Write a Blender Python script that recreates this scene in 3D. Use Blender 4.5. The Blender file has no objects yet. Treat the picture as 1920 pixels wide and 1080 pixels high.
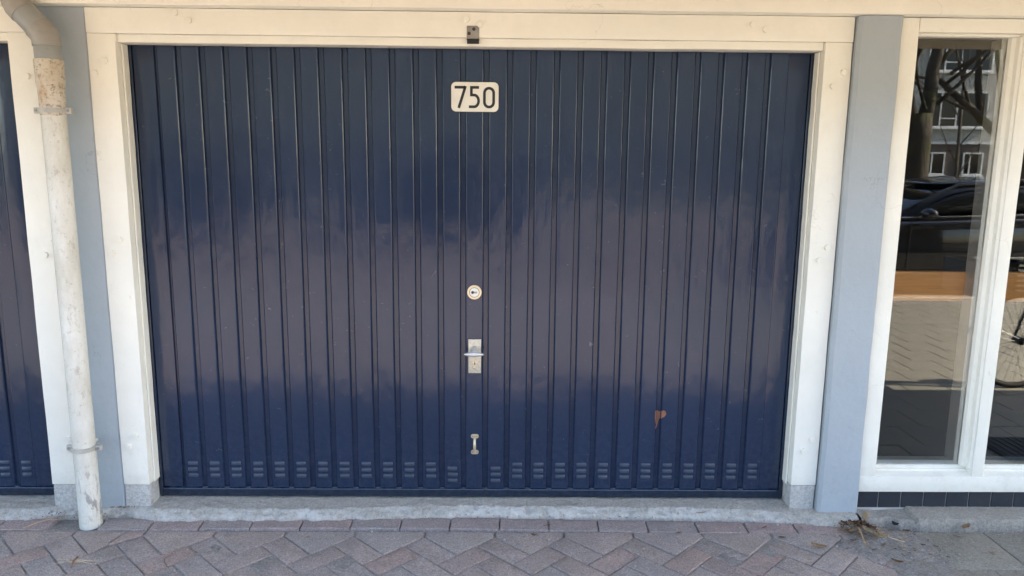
import bpy, bmesh, math, random
from mathutils import Vector, Matrix, noise
random.seed(7)
R = math.radians
scene = bpy.context.scene
COL = scene.collection

# ------------------------------------------------------------------ camera
cd = bpy.data.cameras.new('camera'); cam = bpy.data.objects.new('camera', cd); COL.objects.link(cam)
cd.sensor_width = 36; cd.lens = 1400/1920*36; cd.clip_start = .05; cd.clip_end = 1500
yaw, pitch, roll = R(.807), R(-9.842), R(.584)
fw = Vector((math.sin(yaw)*math.cos(pitch), math.cos(yaw)*math.cos(pitch), math.sin(pitch)))
rt = Vector((math.cos(yaw), -math.sin(yaw), 0)); up = rt.cross(fw)
r2 = rt*math.cos(roll)+up*math.sin(roll); u2 = -rt*math.sin(roll)+up*math.cos(roll)
m3 = Matrix((r2, u2, -fw)).transposed()
cam.matrix_world = Matrix.Translation((.1262, -3.2407, 1.5869)) @ m3.to_4x4()
scene.camera = cam

# ------------------------------------------------------------------ light
SUN = Vector((1.30, .16, 1.0)).normalized()          # towards the sun
el = math.asin(SUN.z); az = math.atan2(SUN.x, SUN.y)
w = bpy.data.worlds.new('World'); scene.world = w; w.use_nodes = True
wn = w.node_tree; bg = wn.nodes['Background']
sk = wn.nodes.new('ShaderNodeTexSky'); sk.sky_type = 'NISHITA'; sk.sun_disc = False
sk.sun_elevation = el; sk.sun_rotation = az; sk.air_density = 1.0; sk.dust_density = 1.5; sk.ozone_density = 1.0
wn.links.new(sk.outputs[0], bg.inputs[0]); bg.inputs[1].default_value = .15
sd = bpy.data.lights.new('sun', 'SUN'); sd.energy = 5.0; sd.angle = R(.53); sd.color = (1, .89, .70)
so = bpy.data.objects.new('sun', sd); COL.objects.link(so)
so.rotation_euler = SUN.to_track_quat('Z', 'Y').to_euler()
vs = scene.view_settings; vs.view_transform = 'Standard'; vs.look = 'None'; vs.gamma = 1; vs.use_curve_mapping = False
vs.exposure = 2.68

# ------------------------------------------------------------------ materials
MATS = {}
class NT:
    def __init__(s, name):
        s.m = bpy.data.materials.new(name); s.m.use_nodes = True; s.t = s.m.node_tree
        s.b = s.t.nodes['Principled BSDF']; s.pos = None
    def n(s, ty, **kw):
        x = s.t.nodes.new(ty)
        for k, v in kw.items():
            if k.startswith('i_'): x.inputs[k[2:].replace('_', ' ')].default_value = v
            elif k.startswith('j'): x.inputs[int(k[1:])].default_value = v
            else: setattr(x, k, v)
        return x
    def l(s, a, b): s.t.links.new(a, b)
    def P(s, scale=(1, 1, 1)):
        g = s.n('ShaderNodeNewGeometry')
        mp = s.n('ShaderNodeMapping'); mp.inputs['Scale'].default_value = scale
        s.l(g.outputs['Position'], mp.inputs[0]); return mp.outputs[0]
    def noise(s, scale, detail=4, rough=.6, sc=(1, 1, 1), dist=0):
        x = s.n('ShaderNodeTexNoise', i_Scale=scale, i_Detail=detail, i_Roughness=rough, i_Distortion=dist)
        s.l(s.P(sc), x.inputs['Vector']); return x.outputs['Fac']
    def ramp(s, f, a, b, ca=(0, 0, 0, 1), cb=(1, 1, 1, 1)):
        x = s.n('ShaderNodeValToRGB'); e = x.color_ramp.elements
        e[0].position = a; e[0].color = ca; e[1].position = b; e[1].color = cb
        s.l(f, x.inputs[0]); return x.outputs[0]
    def mix(s, f, a, b, mode='MIX'):
        x = s.n('ShaderNodeMix', data_type='RGBA', blend_type=mode)
        for i, v in ((0, f), (6, a), (7, b)):
            if hasattr(v, 'is_output'): s.l(v, x.inputs[i])
            elif i == 0: x.inputs[0].default_value = v
            else: x.inputs[i].default_value = (*v[:3], 1)
        return x.outputs[2]
    def math(s, op, a, b=0):
        x = s.n('ShaderNodeMath', operation=op)
        for i, v in ((0, a), (1, b)):
            if hasattr(v, 'is_output'): s.l(v, x.inputs[i])
            else: x.inputs[i].default_value = v
        return x.outputs[0]
    def bump(s, h, strength, dist, prev=None):
        x = s.n('ShaderNodeBump', i_Strength=strength, i_Distance=dist); s.l(h, x.inputs['Height'])
        if prev is not None: s.l(prev, x.inputs['Normal'])
        return x.outputs[0]
    def fin(s, col=None, rough=None, nrm=None, **kw):
        def put(v, k):
            if v is None: return
            if hasattr(v, 'is_output'): s.l(v, s.b.inputs[k])
            else: s.b.inputs[k].default_value = (*v[:3], 1) if k == 'Base Color' else v
        put(col, 'Base Color'); put(rough, 'Roughness')
        if nrm is not None: s.l(nrm, s.b.inputs['Normal'])
        for k, v in kw.items(): s.b.inputs[k.replace('_', ' ')].default_value = v
        return s.m

def paint(name, c, rough=.45, dirt=(.30, .25, .18), amt=.5, strokes=(9, 9, 1), low=True, lump=1.):
    n = NT(name)
    big = n.noise(3.1, 4, .6); fine = n.noise(60, 3, .6, strokes); grit = n.noise(170, 2, .7)
    base = n.mix(n.ramp(big, .3, .75), c, tuple(x*.90 for x in c)); base = n.mix(n.math('MULTIPLY', n.ramp(n.noise(19, 6, .8, (1, 1, .5)), .52, .72), .35), base, tuple(x*.86 for x in c))
    spots = n.ramp(n.noise(38, 5, .75, (1, 1, .8)), .68, .78)
    base = n.mix(n.math('MULTIPLY', spots, amt), base, dirt)
    if low:   # grime that gathers on the lowest 25 cm
        g = n.n('ShaderNodeNewGeometry'); sp = n.n('ShaderNodeSeparateXYZ'); n.l(g.outputs['Position'], sp.inputs[0])
        k = n.n('ShaderNodeMapRange', j1=.0, j2=.45, j3=1, j4=0); n.l(sp.outputs[2], k.inputs[0])
        gr = n.math('MULTIPLY', n.math('MULTIPLY', k.outputs[0], n.ramp(n.noise(14, 6, .75), .50, .75)), .30)
        base = n.mix(gr, base, dirt)
    b1 = n.bump(fine, .22*lump, .004); b2 = n.bump(big, .35*lump, .02, b1); b2 = n.bump(n.noise(11, 4, .6), .25*lump, .008, b2); b3 = n.bump(grit, .12, .002, b2)
    # thin cracks
    v = n.n('ShaderNodeTexVoronoi', feature='DISTANCE_TO_EDGE', i_Scale=2.3)
    ds = n.n('ShaderNodeVectorMath', operation='ADD')
    nn = n.n('ShaderNodeTexNoise', i_Scale=7.0, i_Detail=5.0); n.l(n.P(), nn.inputs['Vector'])
    sc = n.n('ShaderNodeVectorMath', operation='SCALE', i_Scale=.5); n.l(nn.outputs['Color'], sc.inputs[0])
    n.l(n.P(), ds.inputs[0]); n.l(sc.outputs[0], ds.inputs[1]); n.l(ds.outputs[0], v.inputs['Vector'])
    cr = n.math('MULTIPLY', n.ramp(v.outputs['Distance'], .0, .006, (1, 1, 1, 1), (0, 0, 0, 1)), n.ramp(n.noise(2.6, 2), .56, .62))
    base = n.mix(n.math('MULTIPLY', cr, .28), base, tuple(x*.55 for x in dirt))
    return n.fin(base, rough, b3)

CREAM = (.84, .815, .715)
M_cream = paint('cream_paint', CREAM, .42, strokes=(40, 9, 1))
M_creamh = paint('cream_paint_horizontal', CREAM, .42, strokes=(1, 9, 30))
M_blue = paint('grey_blue_masonry_paint', (.37, .412, .438), .6, dirt=(.20, .19, .18), amt=.35, strokes=(6, 6, 3), lump=1.8)
def pipemat():
    n = NT('old_painted_pipe'); c = (.68, .665, .60)
    base = n.mix(n.ramp(n.noise(5, 6, .75, (1, 1, .4)), .40, .66), c, (.52, .49, .41))
    base = n.mix(n.math('MULTIPLY', n.ramp(n.noise(26, 6, .8, (1, 1, .55)), .56, .66), .6), base, (.33, .29, .23))
    base = n.mix(n.math('MULTIPLY', n.ramp(n.noise(70, 3, .8), .62, .70), .6), base, (.24, .20, .15))
    g = n.n('ShaderNodeNewGeometry'); sp = n.n('ShaderNodeSeparateXYZ'); n.l(g.outputs['Position'], sp.inputs[0])
    k = n.n('ShaderNodeMapRange', j1=.10, j2=.35, j3=1, j4=0); n.l(sp.outputs[2], k.inputs[0])
    f = n.ramp(n.noise(12, 5, .7, (1.6, 1.6, .45), .6), .52, .56); f = n.math('MULTIPLY', f, k.outputs[0])
    base = n.mix(n.math('MULTIPLY', f, .85), base, (.25, .235, .22))
    b = n.bump(f, -.5, .002); b = n.bump(n.noise(40, 5), .35, .003, b)
    return n.fin(base, .5, b)
M_pipe = pipemat()

def rust_pipe():
    n = NT('weathered_pipe_sleeve')
    base = n.mix(n.ramp(n.noise(9, 6, .7), .35, .7), (.60, .55, .46), (.44, .36, .26))
    base = n.mix(n.ramp(n.noise(55, 4, .8), .52, .66), base, (.22, .17, .12))
    base = n.mix(n.math('MULTIPLY', n.ramp(n.noise(7, 3, .6, (1, 1, .5)), .60, .70), .55), base, (.38, .20, .07))
    return n.fin(base, .7, n.bump(n.noise(70, 4), .3, .003))
M_sleeve = rust_pipe()
def pvc():
    n = NT('grey_pvc')
    base = n.mix(n.ramp(n.noise(8, 4), .35, .75), (.30, .31, .30), (.25, .265, .255))
    base = n.mix(n.math('MULTIPLY', n.ramp(n.noise(45, 4, .8), .6, .7), .4), base, (.17, .15, .13))
    return n.fin(base, .32, n.bump(n.noise(20, 2), .08, .003))
M_pvc = pvc()
def pvc2():
    n = NT('faded_beige_pvc')
    return n.fin(n.mix(n.ramp(n.noise(9, 5), .35, .7), (.335, .32, .29), (.25, .24, .22)), .38, n.bump(n.noise(25, 3), .1, .003))
M_pvc2 = pvc2()

def navy(name, c=(.0112, .0220, .050), rough=.15, wav=1.):
    n = NT(name)
    oi = n.n('ShaderNodeObjectInfo')
    base = n.mix(n.ramp(n.noise(2.2, 4, .6, (1, 1, .45)), .3, .7), c, tuple(x*1.25 for x in c))
    smear = n.ramp(n.noise(24, 5, .75, (1.6, 1, .6)), .60, .72)
    base = n.mix(n.math('MULTIPLY', smear, .45), base, tuple(x*.55 for x in c))
    dust = n.ramp(n.noise(260, 2, .5), .76, .80)
    base = n.mix(n.math('MULTIPLY', dust, .25), base, (.30, .30, .30))
    sc_ = n.ramp(n.noise(42, 3, .5, (1, 1, 1), 1.5), .715, .735)
    base = n.mix(n.math('MULTIPLY', sc_, .30), base, (.16, .17, .19))
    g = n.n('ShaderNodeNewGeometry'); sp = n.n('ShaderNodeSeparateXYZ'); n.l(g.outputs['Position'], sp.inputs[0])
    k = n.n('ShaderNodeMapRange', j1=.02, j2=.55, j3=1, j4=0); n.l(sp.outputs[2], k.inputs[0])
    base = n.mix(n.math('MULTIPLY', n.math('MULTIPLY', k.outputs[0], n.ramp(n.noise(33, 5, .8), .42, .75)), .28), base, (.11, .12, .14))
    ro = n.math('ADD', n.math('MULTIPLY', n.noise(6, 4, .6), .12), rough-.06)
    b1 = n.bump(n.noise(170, 2, .5, (1, 1, .22)), .10*wav, .0012)
    b2 = n.bump(n.noise(3.4, 3, .5, (1.6, 1, .8)), .42*wav, .016, b1)
    b2 = n.bump(n.noise(26, 2, .5, (3.5, 1, .12)), .12*wav, .002, b2)
    b3 = n.bump(n.noise(38, 3, .6, (1, 1, .5)), .22*wav, .0022, b2)
    return n.fin(base, ro, b3, IOR=1.5)
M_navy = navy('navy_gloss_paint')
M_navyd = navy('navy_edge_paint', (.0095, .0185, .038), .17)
M_louv = navy('navy_louvre_skylit', (.024, .037, .062), .36)  # lighter than the door navy: skylight on the hoods put into the colour
def flat(name, c, rough=.5, metal=0, bumpy=0, var=.12):
    n = NT(name); base = n.mix(n.ramp(n.noise(14, 4), .3, .7), c, tuple(x*(1-var) for x in c))
    return n.fin(base, rough, n.bump(n.noise(90, 3), bumpy, .002) if bumpy else None, Metallic=metal)
M_black = flat('soft_black', (.012, .012, .013), .7)
M_num = flat('number_enamel', (.78, .76, .68), .3, bumpy=.05)
M_ink = flat('black_enamel', (.012, .013, .015), .35)
M_primer = flat('flaked_orange_primer', (.27, .12, .07), .75, bumpy=.4, var=.45)
def pitted():
    n = NT('pitted_aluminium')
    base = n.mix(n.ramp(n.noise(210, 4, .8), .55, .62), (.62, .58, .48), (.20, .17, .13))
    return n.fin(base, .42, n.bump(n.noise(240, 3), .4, .001), Metallic=.55)
M_alu = pitted()
M_steel = flat('brushed_steel', (.66, .66, .65), .38, .6)
M_brass = flat('pale_brass_ring', (.72, .62, .44), .3, .55)
M_zinc = flat('dull_zinc', (.36, .35, .32), .5, .6, .3, .4)

def concrete(name, c, c2, stain, scale=1, white=0, bk=1):
    n = NT(name)
    base = n.mix(n.ramp(n.noise(7*scale, 6, .7), .32, .68), c, c2)
    base = n.mix(n.ramp(n.noise(95, 4, .8), .40, .70), base, tuple(x*.62 for x in c))
    base = n.mix(n.math('MULTIPLY', n.ramp(n.noise(3.5, 5, .7), .60, .70), .75), base, stain)
    if white:
        at = n.n('ShaderNodeAttribute', attribute_name='mortar')
        base = n.mix(n.math('MULTIPLY', n.math('MULTIPLY', at.outputs['Fac'], n.ramp(n.noise(3.2, 8, .85), .42, .60)), .85), base, (.74, .73, .69))
    base = n.mix(n.math('MULTIPLY', n.ramp(n.noise(44*scale, 7, .85), .52, .68), .5), base, tuple(x*.5 for x in c))
    base = n.mix(n.math('MULTIPLY', n.ramp(n.noise(70, 5, .8, (1, 1, 1), .6), .56, .68), .45), base, tuple(min(.8, x*1.5) for x in c2))
    v = n.n('ShaderNodeTexVoronoi', feature='F1', i_Scale=150.0); n.l(n.P(), v.inputs['Vector'])
    sp_ = n.ramp(v.outputs['Distance'], .12, .2, (1, 1, 1, 1), (0, 0, 0, 1))
    base = n.mix(n.math('MULTIPLY', sp_, .45), base, (.55, .55, .54))
    b = n.bump(n.noise(120, 5, .75), bk, .006); b = n.bump(n.noise(22, 8, .8), bk, .018*bk, b)
    return n.fin(base, .9, b)
M_thresh = concrete('threshold_concrete', (.53, .50, .44), (.62, .59, .53), (.36, .33, .29), 1, 1)
M_foot = concrete('post_foot_concrete', (.72, .70, .65), (.78, .77, .73), (.55, .52, .47))
M_kerb = concrete('kerb_concrete', (.42, .39, .34), (.52, .48, .42), (.27, .25, .22))
M_sand = concrete('joint_sand', (.27, .24, .21), (.44, .41, .375), (.08, .065, .05), 3)
M_slab = concrete('flagstone_concrete', (.235, .215, .175), (.29, .268, .22), (.17, .155, .13), 1, 0, .35)

def brickmat(name, cols, speck=.5, amp=.9):
    n = NT(name)
    oi = n.n('ShaderNodeObjectInfo')
    rd = n.n('ShaderNodeValToRGB'); rd.color_ramp.interpolation = 'CONSTANT'
    e = rd.color_ramp.elements; e[0].position = 0; e[0].color = (*cols[0], 1); e[1].position = 1/len(cols); e[1].color = (*cols[1], 1)
    for i, c in enumerate(cols[2:], 2): k = e.new(i/len(cols)); k.color = (*c, 1)
    at = n.n('ShaderNodeAttribute', attribute_name='tone')
    n.l(n.math('FRACT', n.math('ADD', oi.outputs['Random'], at.outputs['Fac'])), rd.inputs[0])
    base = n.mix(n.math('MULTIPLY', n.ramp(n.noise(11, 6, .75), .35, .7), .5), rd.outputs[0], (.25, .225, .215))
    base = n.mix(n.ramp(n.noise(120, 5, .9), .40, .62), base, n.mix(.62, base, (.06, .055, .05)))
    base = n.mix(n.math('MULTIPLY', n.ramp(n.noise(48, 6, .85), .50, .66), .45), base, (.13, .11, .10))
    base = n.mix(n.math('MULTIPLY', n.ramp(n.noise(75, 4, .8, (1, 1, 1), .5), .58, .68), .45), base, (.62, .58, .54))
    base = n.mix(n.math('MULTIPLY', n.ramp(n.noise(3.3, 5, .7), .50, .66), .35), base, (.20, .175, .165))
    v = n.n('ShaderNodeTexVoronoi', feature='F1', i_Scale=120.0, i_Randomness=1.0); n.l(n.P(), v.inputs['Vector'])
    s1 = n.ramp(v.outputs['Distance'], .16, .26, (1, 1, 1, 1), (0, 0, 0, 1))
    s1 = n.math('MULTIPLY', s1, n.ramp(n.noise(9, 3), .38, .62))
    base = n.mix(n.math('MULTIPLY', s1, speck*1.5), base, (.62, .61, .60))
    base = n.mix(n.math('MULTIPLY', n.ramp(n.noise(6, 6, .75), .62, .72), .5), base, (.42, .43, .45))
    b = n.bump(n.noise(130, 5, .85), amp, .005); b = n.bump(n.noise(26, 5, .75), .7, .009, b)
    return n.fin(base, .85, b)
GREY = [(.475, .38, .325), (.50, .41, .36), (.43, .365, .32), (.485, .38, .325), (.465, .40, .355)]
RED = [(.49, .35, .295), (.46, .345, .30), (.47, .38, .33), (.50, .345, .29), (.43, .34, .295)]
M_bgrey = brickmat('grey_clinker', GREY); M_bred = brickmat('red_clinker', RED, .35)
M_bedge = brickmat('edging_clinker', [(.45, .335, .305), (.43, .345, .32), (.47, .335, .305), (.40, .335, .31)], .3, .5)

def tilemat():
    n = NT('dark_glazed_tile'); base = n.mix(n.ramp(n.noise(5, 4), .3, .7), (.024, .027, .034), (.036, .040, .048))
    base = n.mix(n.math('MULTIPLY', n.ramp(n.noise(50, 5, .8), .58, .72), .25), base, (.14, .14, .15))
    return n.fin(base, .22, n.bump(n.noise(12, 2), .1, .006))
M_tile = tilemat(); M_grout = flat('pale_grout', (.52, .49, .46), .9, 0, .3)

def glass(name, tint=(1, 1, 1)):
    m = bpy.data.materials.new(name); m.use_nodes = True; t = m.node_tree; t.nodes.clear()
    o = t.nodes.new('ShaderNodeOutputMaterial'); mx = t.nodes.new('ShaderNodeMixShader')
    tr = t.nodes.new('ShaderNodeBsdfTransparent'); tr.inputs[0].default_value = (*tint, 1)
    gl = t.nodes.new('ShaderNodeBsdfGlossy'); gl.inputs['Roughness'].default_value = 0.0
    fr = t.nodes.new('ShaderNodeFresnel'); fr.inputs[0].default_value = 1.52
    ml = t.nodes.new('ShaderNodeMath'); ml.operation = 'MULTIPLY'; ml.inputs[1].default_value = 1.6; ml.use_clamp = True
    t.links.new(fr.outputs[0], ml.inputs[0]); t.links.new(ml.outputs[0], mx.inputs[0])
    t.links.new(tr.outputs[0], mx.inputs[1]); t.links.new(gl.outputs[0], mx.inputs[2]); t.links.new(mx.outputs[0], o.inputs[0])
    return m
M_glass = glass('window_glass', (.95, .96, .955))
def wood():
    n = NT('oiled_wood')
    g = n.noise(5, 6, .65, (.8, 14, 14), 1.2)
    base = n.mix(n.ramp(g, .35, .68), (.80, .37, .10), (.66, .27, .065))
    base = n.mix(n.math('MULTIPLY', n.ramp(n.noise(9, 5, .7, (.5, 30, 30)), .6, .66), .5), base, (.20, .08, .025))
    return n.fin(base, .4)
M_wood = wood()
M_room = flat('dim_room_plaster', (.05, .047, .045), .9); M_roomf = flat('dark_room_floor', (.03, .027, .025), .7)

# ------------------------------------------------------------------ builders
def tag(o, label=None, cat=None, group=None, kind=None):
    if label: o['label'] = label
    if cat: o['category'] = cat
    if group: o['group'] = group
    if kind: o['kind'] = kind
    return o
def empty(name, loc=(0, 0, 0), rz=0):
    o = bpy.data.objects.new(name, None); COL.objects.link(o); o.location = loc; o.rotation_euler = (0, 0, rz); o.empty_display_size = .1
    return o
def put(name, bm, mat, parent=None, smooth=False, label=None, loc=None):
    me = bpy.data.meshes.new(name); bm.to_mesh(me); bm.free(); me.materials.append(mat)
    if smooth:
        for p in me.polygons: p.use_smooth = True
        if smooth != 'all': me.set_sharp_from_angle(angle=R(smooth if smooth is not True else 40))
    o = bpy.data.objects.new(name, me); COL.objects.link(o)
    if parent: o.parent = parent
    if label: o['label'] = label
    if loc: o.location = loc
    return o
def inst(name, me, parent, loc, rot=None, scale=None):
    o = bpy.data.objects.new(name, me); COL.objects.link(o); o.parent = parent; o.location = loc
    if rot: o.rotation_euler = rot
    if scale: o.scale = scale
    return o
def B(x0, x1, y0, y1, z0, z1, bev=0, seg=1, bm=None):
    own = bm is None
    t = bmesh.new() if (bev or own) else bm
    r = bmesh.ops.create_cube(t, size=1)
    for v in r['verts']:
        v.co = Vector(((x0+x1)/2+v.co.x*(x1-x0), (y0+y1)/2+v.co.y*(y1-y0), (z0+z1)/2+v.co.z*(z1-z0)))
    if bev: bmesh.ops.bevel(t, geom=t.edges[:], offset=bev, segments=seg, affect='EDGES', profile=.6)
    if not own and bev: join(bm, t); return bm
    return t
def join(bm, t):
    me = bpy.data.meshes.new('tmp'); t.to_mesh(me); t.free(); bm.from_mesh(me); bpy.data.meshes.remove(me)
    return bm
def wobble(bm, amp, freq, axes=(1, 1, 1), seed=0):
    for v in bm.verts:
        d = noise.noise_vector(v.co*freq+Vector((seed, seed*.7, 3)))
        v.co += Vector((d.x*axes[0], d.y*axes[1], d.z*axes[2]))*amp
    return bm
def cutz(bm, step, axis=2):
    """slice a member along its length so that its edges can wander"""
    c = [v.co[axis] for v in bm.verts]; a, b = min(c), max(c); n = max(1, int((b-a)/step)); no = [0, 0, 0]; no[axis] = 1
    for i in range(1, n):
        p = [0, 0, 0]; p[axis] = a+(b-a)*i/n
        bmesh.ops.bisect_plane(bm, geom=bm.verts[:]+bm.edges[:]+bm.faces[:], plane_co=p, plane_no=no)
    return bm
def tube(pts, rad, seg=12, bm=None, cap=True):
    bm = bm or bmesh.new(); rings = []; pts = [Vector(p) for p in pts]
    if not hasattr(rad, '__len__'): rad = [rad]*len(pts)
    prev = None
    for i, p in enumerate(pts):
        d = (pts[min(i+1, len(pts)-1)]-pts[max(i-1, 0)])
        d = d.normalized() if d.length > 1e-9 else Vector((0, 0, 1))
        if prev is None:
            a = Vector((1, 0, 0)) if abs(d.x) < .8 else Vector((0, 1, 0)); u = d.cross(a).normalized()
        else: u = (prev-d*prev.dot(d)).normalized()
        prev = u; v = d.cross(u)
        rings.append([bm.verts.new(p+(u*math.cos(2*math.pi*k/seg)+v*math.sin(2*math.pi*k/seg))*rad[i]) for k in range(seg)])
    for a, b in zip(rings, rings[1:]):
        for k in range(seg): bm.faces.new((a[k], a[(k+1) % seg], b[(k+1) % seg], b[k]))
    if cap: bm.faces.new(rings[0][::-1]); bm.faces.new(rings[-1])
    return bm
def torus(c, R_, r, nrm='y', seg=40, rs=8, bm=None):
    bm = bm or bmesh.new(); rings = []
    for i in range(seg):
        a = 2*math.pi*i/seg; ring = []
        for k in range(rs):
            b = 2*math.pi*k/rs; rr = R_+r*math.cos(b); h = r*math.sin(b)
            p = {'y': (rr*math.cos(a), h, rr*math.sin(a)), 'z': (rr*math.cos(a), rr*math.sin(a), h), 'x': (h, rr*math.cos(a), rr*math.sin(a))}[nrm]
            ring.append(bm.verts.new(Vector(c)+Vector(p)))
        rings.append(ring)
    for i in range(seg):
        a, b = rings[i], rings[(i+1) % seg]
        for k in range(rs): bm.faces.new((a[k], b[k], b[(k+1) % rs], a[(k+1) % rs]))
    return bm
def ext(poly, y0, y1, bm=None, bev=0):
    """polygon in x,z extruded along y"""
    t = bmesh.new(); a = [t.verts.new((p[0], y0, p[1])) for p in poly]; f = t.faces.new(a)
    r = bmesh.ops.extrude_face_region(t, geom=[f])
    for v in r['geom']:
        if isinstance(v, bmesh.types.BMVert): v.co.y = y1
    bmesh.ops.recalc_face_normals(t, faces=t.faces[:])
    if bev: bmesh.ops.bevel(t, geom=[e for e in t.edges if abs(e.verts[0].co.y-e.verts[1].co.y) < 1e-9 and abs(e.verts[0].co.y-y0) < 1e-9], offset=bev, segments=2, affect='EDGES')
    if bm is None: return t
    return join(bm, t)
def extx(prof, x0, x1, bm=None):
    """closed profile in y,z swept along x"""
    t = bm or bmesh.new(); a = [t.verts.new((x0, p[0], p[1])) for p in prof]; b = [t.verts.new((x1, p[0], p[1])) for p in prof]
    n = len(prof); fs = [t.faces.new(a), t.faces.new(b[::-1])]
    fs += [t.faces.new((a[i], b[i], b[(i+1) % n], a[(i+1) % n])) for i in range(n)]
    bmesh.ops.recalc_face_normals(t, faces=fs); return t
def extz(prof, z0, z1, bm=None):
    t = bm or bmesh.new(); a = [t.verts.new((p[0], p[1], z0)) for p in prof]; b = [t.verts.new((p[0], p[1], z1)) for p in prof]
    n = len(prof); fs = [t.faces.new(a), t.faces.new(b[::-1])]
    fs += [t.faces.new((a[i], b[i], b[(i+1) % n], a[(i+1) % n])) for i in range(n)]
    bmesh.ops.recalc_face_normals(t, faces=fs); return t
def disc(c, r, y0, y1, seg=24, bev=0, bm=None):
    return ext([(c[0]+r*math.cos(2*math.pi*i/seg), c[1]+r*math.sin(2*math.pi*i/seg)) for i in range(seg)], y0, y1, bm, bev)
def kids(o): return [c for c in COL.objects if c.parent == o]
def copy_tree(o, parent=None, skip=()):
    c = o.copy(); COL.objects.link(c); c.parent = parent
    for ch in list(o.children):
        if ch.name.split('.')[0] not in skip: copy_tree(ch, c, skip)
    return c

# ================================================================== SETTING
def plane(name, x0, x1, y0, y1, z, mat, n=1):
    bm = bmesh.new(); bmesh.ops.create_grid(bm, x_segments=n, y_segments=n, size=.5)
    for v in bm.verts: v.co = Vector(((x0+x1)/2+v.co.x*(x1-x0), (y0+y1)/2+v.co.y*(y1-y0), z))
    return tag(put(name, bm, mat), kind='structure')
def roadmat():
    n = NT('road_clinker')
    base = n.mix(n.ramp(n.noise(1.2, 5, .7), .3, .7), (.27, .205, .165), (.33, .26, .20))
    bt = n.n('ShaderNodeTexBrick', i_Scale=5.0, i_Mortar_Size=.02, i_Color1=(1, 1, 1, 1), i_Color2=(.8, .78, .78, 1), i_Mortar=(.5, .5, .5, 1))
    n.l(n.P(), bt.inputs['Vector'])
    return n.fin(n.mix(1, base, bt.outputs[0], 'MULTIPLY'), .85, n.bump(n.noise(60, 4), .4, .004))
M_road = roadmat()
M_ground = flat('compacted_earth', (.14, .13, .10), .95, 0, .4, .3)
M_grass = flat('winter_grass', (.055, .075, .025), .95, 0, .8, .4)
plane('ground', -400, 400, -500, 300, -.10, M_ground)
plane('road', -60, 80, -20, -5.62, -.055, M_road)
plane('sand_bed', -6, 12, -5.5, .3, -.018, M_sand)
plane('far_pavement', -60, 80, -24, -20.1, -.04, M_slab)
plane('grass_verge', -60, 80, -33.5, -24.2, -.035, M_grass)
bm = bmesh.new()
for i in range(-10, 22): B(i*1.0+.004, i*1.0+.996, -5.62, -5.50, -.2, .0, .008, 1, bm)
tag(put('road_kerb', bm, M_kerb), kind='structure')

# ------------------------------------------------------------------ brick paving
pave = tag(empty('brick_pavement'), kind='structure')
L0 = .2105; W = L0/2; S = math.sqrt(.5); AX, AY = -.194, -.288
def uv(a, b): return (AX+(a-b)*W*S, AY-(a+b)*W*S)
def brick_me(lx, ly, mat, seed, z=.0, poly=None, jit=1):
    """clinker with worn, rounded arrises; local origin at its centre"""
    rnd = random.Random(seed)
    pts = poly or [(-lx/2, -ly/2), (lx/2, -ly/2), (lx/2, ly/2), (-lx/2, ly/2)]
    # add midpoints so the outline is not ruler straight
    q = []
    for i, p in enumerate(pts):
        n_ = pts[(i+1) % len(pts)]; q.append((p[0]+rnd.uniform(-.0015, .0015), p[1]+rnd.uniform(-.0015, .0015)))
        for t in (.33, .67): q.append((p[0]+(n_[0]-p[0])*t+rnd.uniform(-.0009, .0009), p[1]+(n_[1]-p[1])*t+rnd.uniform(-.0009, .0009)))
    bm = bmesh.new(); cx = sum(p[0] for p in q)/len(q); cy = sum(p[1] for p in q)/len(q)
    top = []
    for ins, h in ((0, -.03), (0, -.0045), (.0012, -.0014), (.0035, 0)):
        ring = []
        for p in q:
            d = Vector((p[0]-cx, p[1]-cy)); k = max(0, d.length-ins*1.25)/d.length
            ring.append(bm.verts.new((cx+d.x*k, cy+d.y*k, h+(jit*rnd.uniform(-.0007, .0003) if h > -.01 else 0))))
        top.append(ring)
    for a, b in zip(top, top[1:]):
        for i in range(len(q)): bm.faces.new((a[i], a[(i+1) % len(q)], b[(i+1) % len(q)], b[i]))
    bm.faces.new(top[-1]); bmesh.ops.recalc_face_normals(bm, faces=bm.faces[:])
    me = bpy.data.meshes.new('brick'); bm.to_mesh(me); bm.free(); me.materials.append(mat)
    for p in me.polygons: p.use_smooth = True
    me.set_sharp_from_angle(angle=R(28))
    return me
J = .005
mg = [brick_me(L0-J, W-J, M_bgrey, i) for i in range(6)]; mr = [brick_me(L0-J, W-J, M_bred, 10+i) for i in range(6)]
far = bmesh.new(); tone = far.verts.layers.float.new('tone')
def addfar(me, loc, rz):
    n0 = len(far.verts); far.from_mesh(me); far.verts.ensure_lookup_table()
    mtx = Matrix.Translation(loc) @ Matrix.Rotation(rz, 4, 'Z'); t = random.random()
    for v in far.verts[n0:]: v.co = mtx @ v.co; v[tone] = t
nb = 0
XR = 1.86
for k in range(-1, 40):
    for m in range(-9, 9):
        for typ in (0, 1):
            if k < 0: continue
            a, b = (k+2*m+1, k-2*m+.5) if typ == 0 else (k+2*m+2.5, k-2*m)
            x, y = uv(a, b)
            if x < -3.1 or x > XR+.05 or y < -5.45: continue
            rz = R(-45) if typ == 0 else R(45)
            red = (typ == 1 and random.random() < .78) or random.random() < .06
            me = random.choice(mr if red else mg)
            loc = (x+random.uniform(-.001, .001), y+random.uniform(-.001, .001), -.0015+random.uniform(-.003, .0028))
            rot = (random.uniform(-.016, .016), random.uniform(-.016, .016), rz+random.uniform(-.008, .008))
            if y > -.62 and -2.15 < x < 2.0: inst('brick', me, pave, loc, rot); nb += 1
            else: addfar(me, loc, rz)
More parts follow.
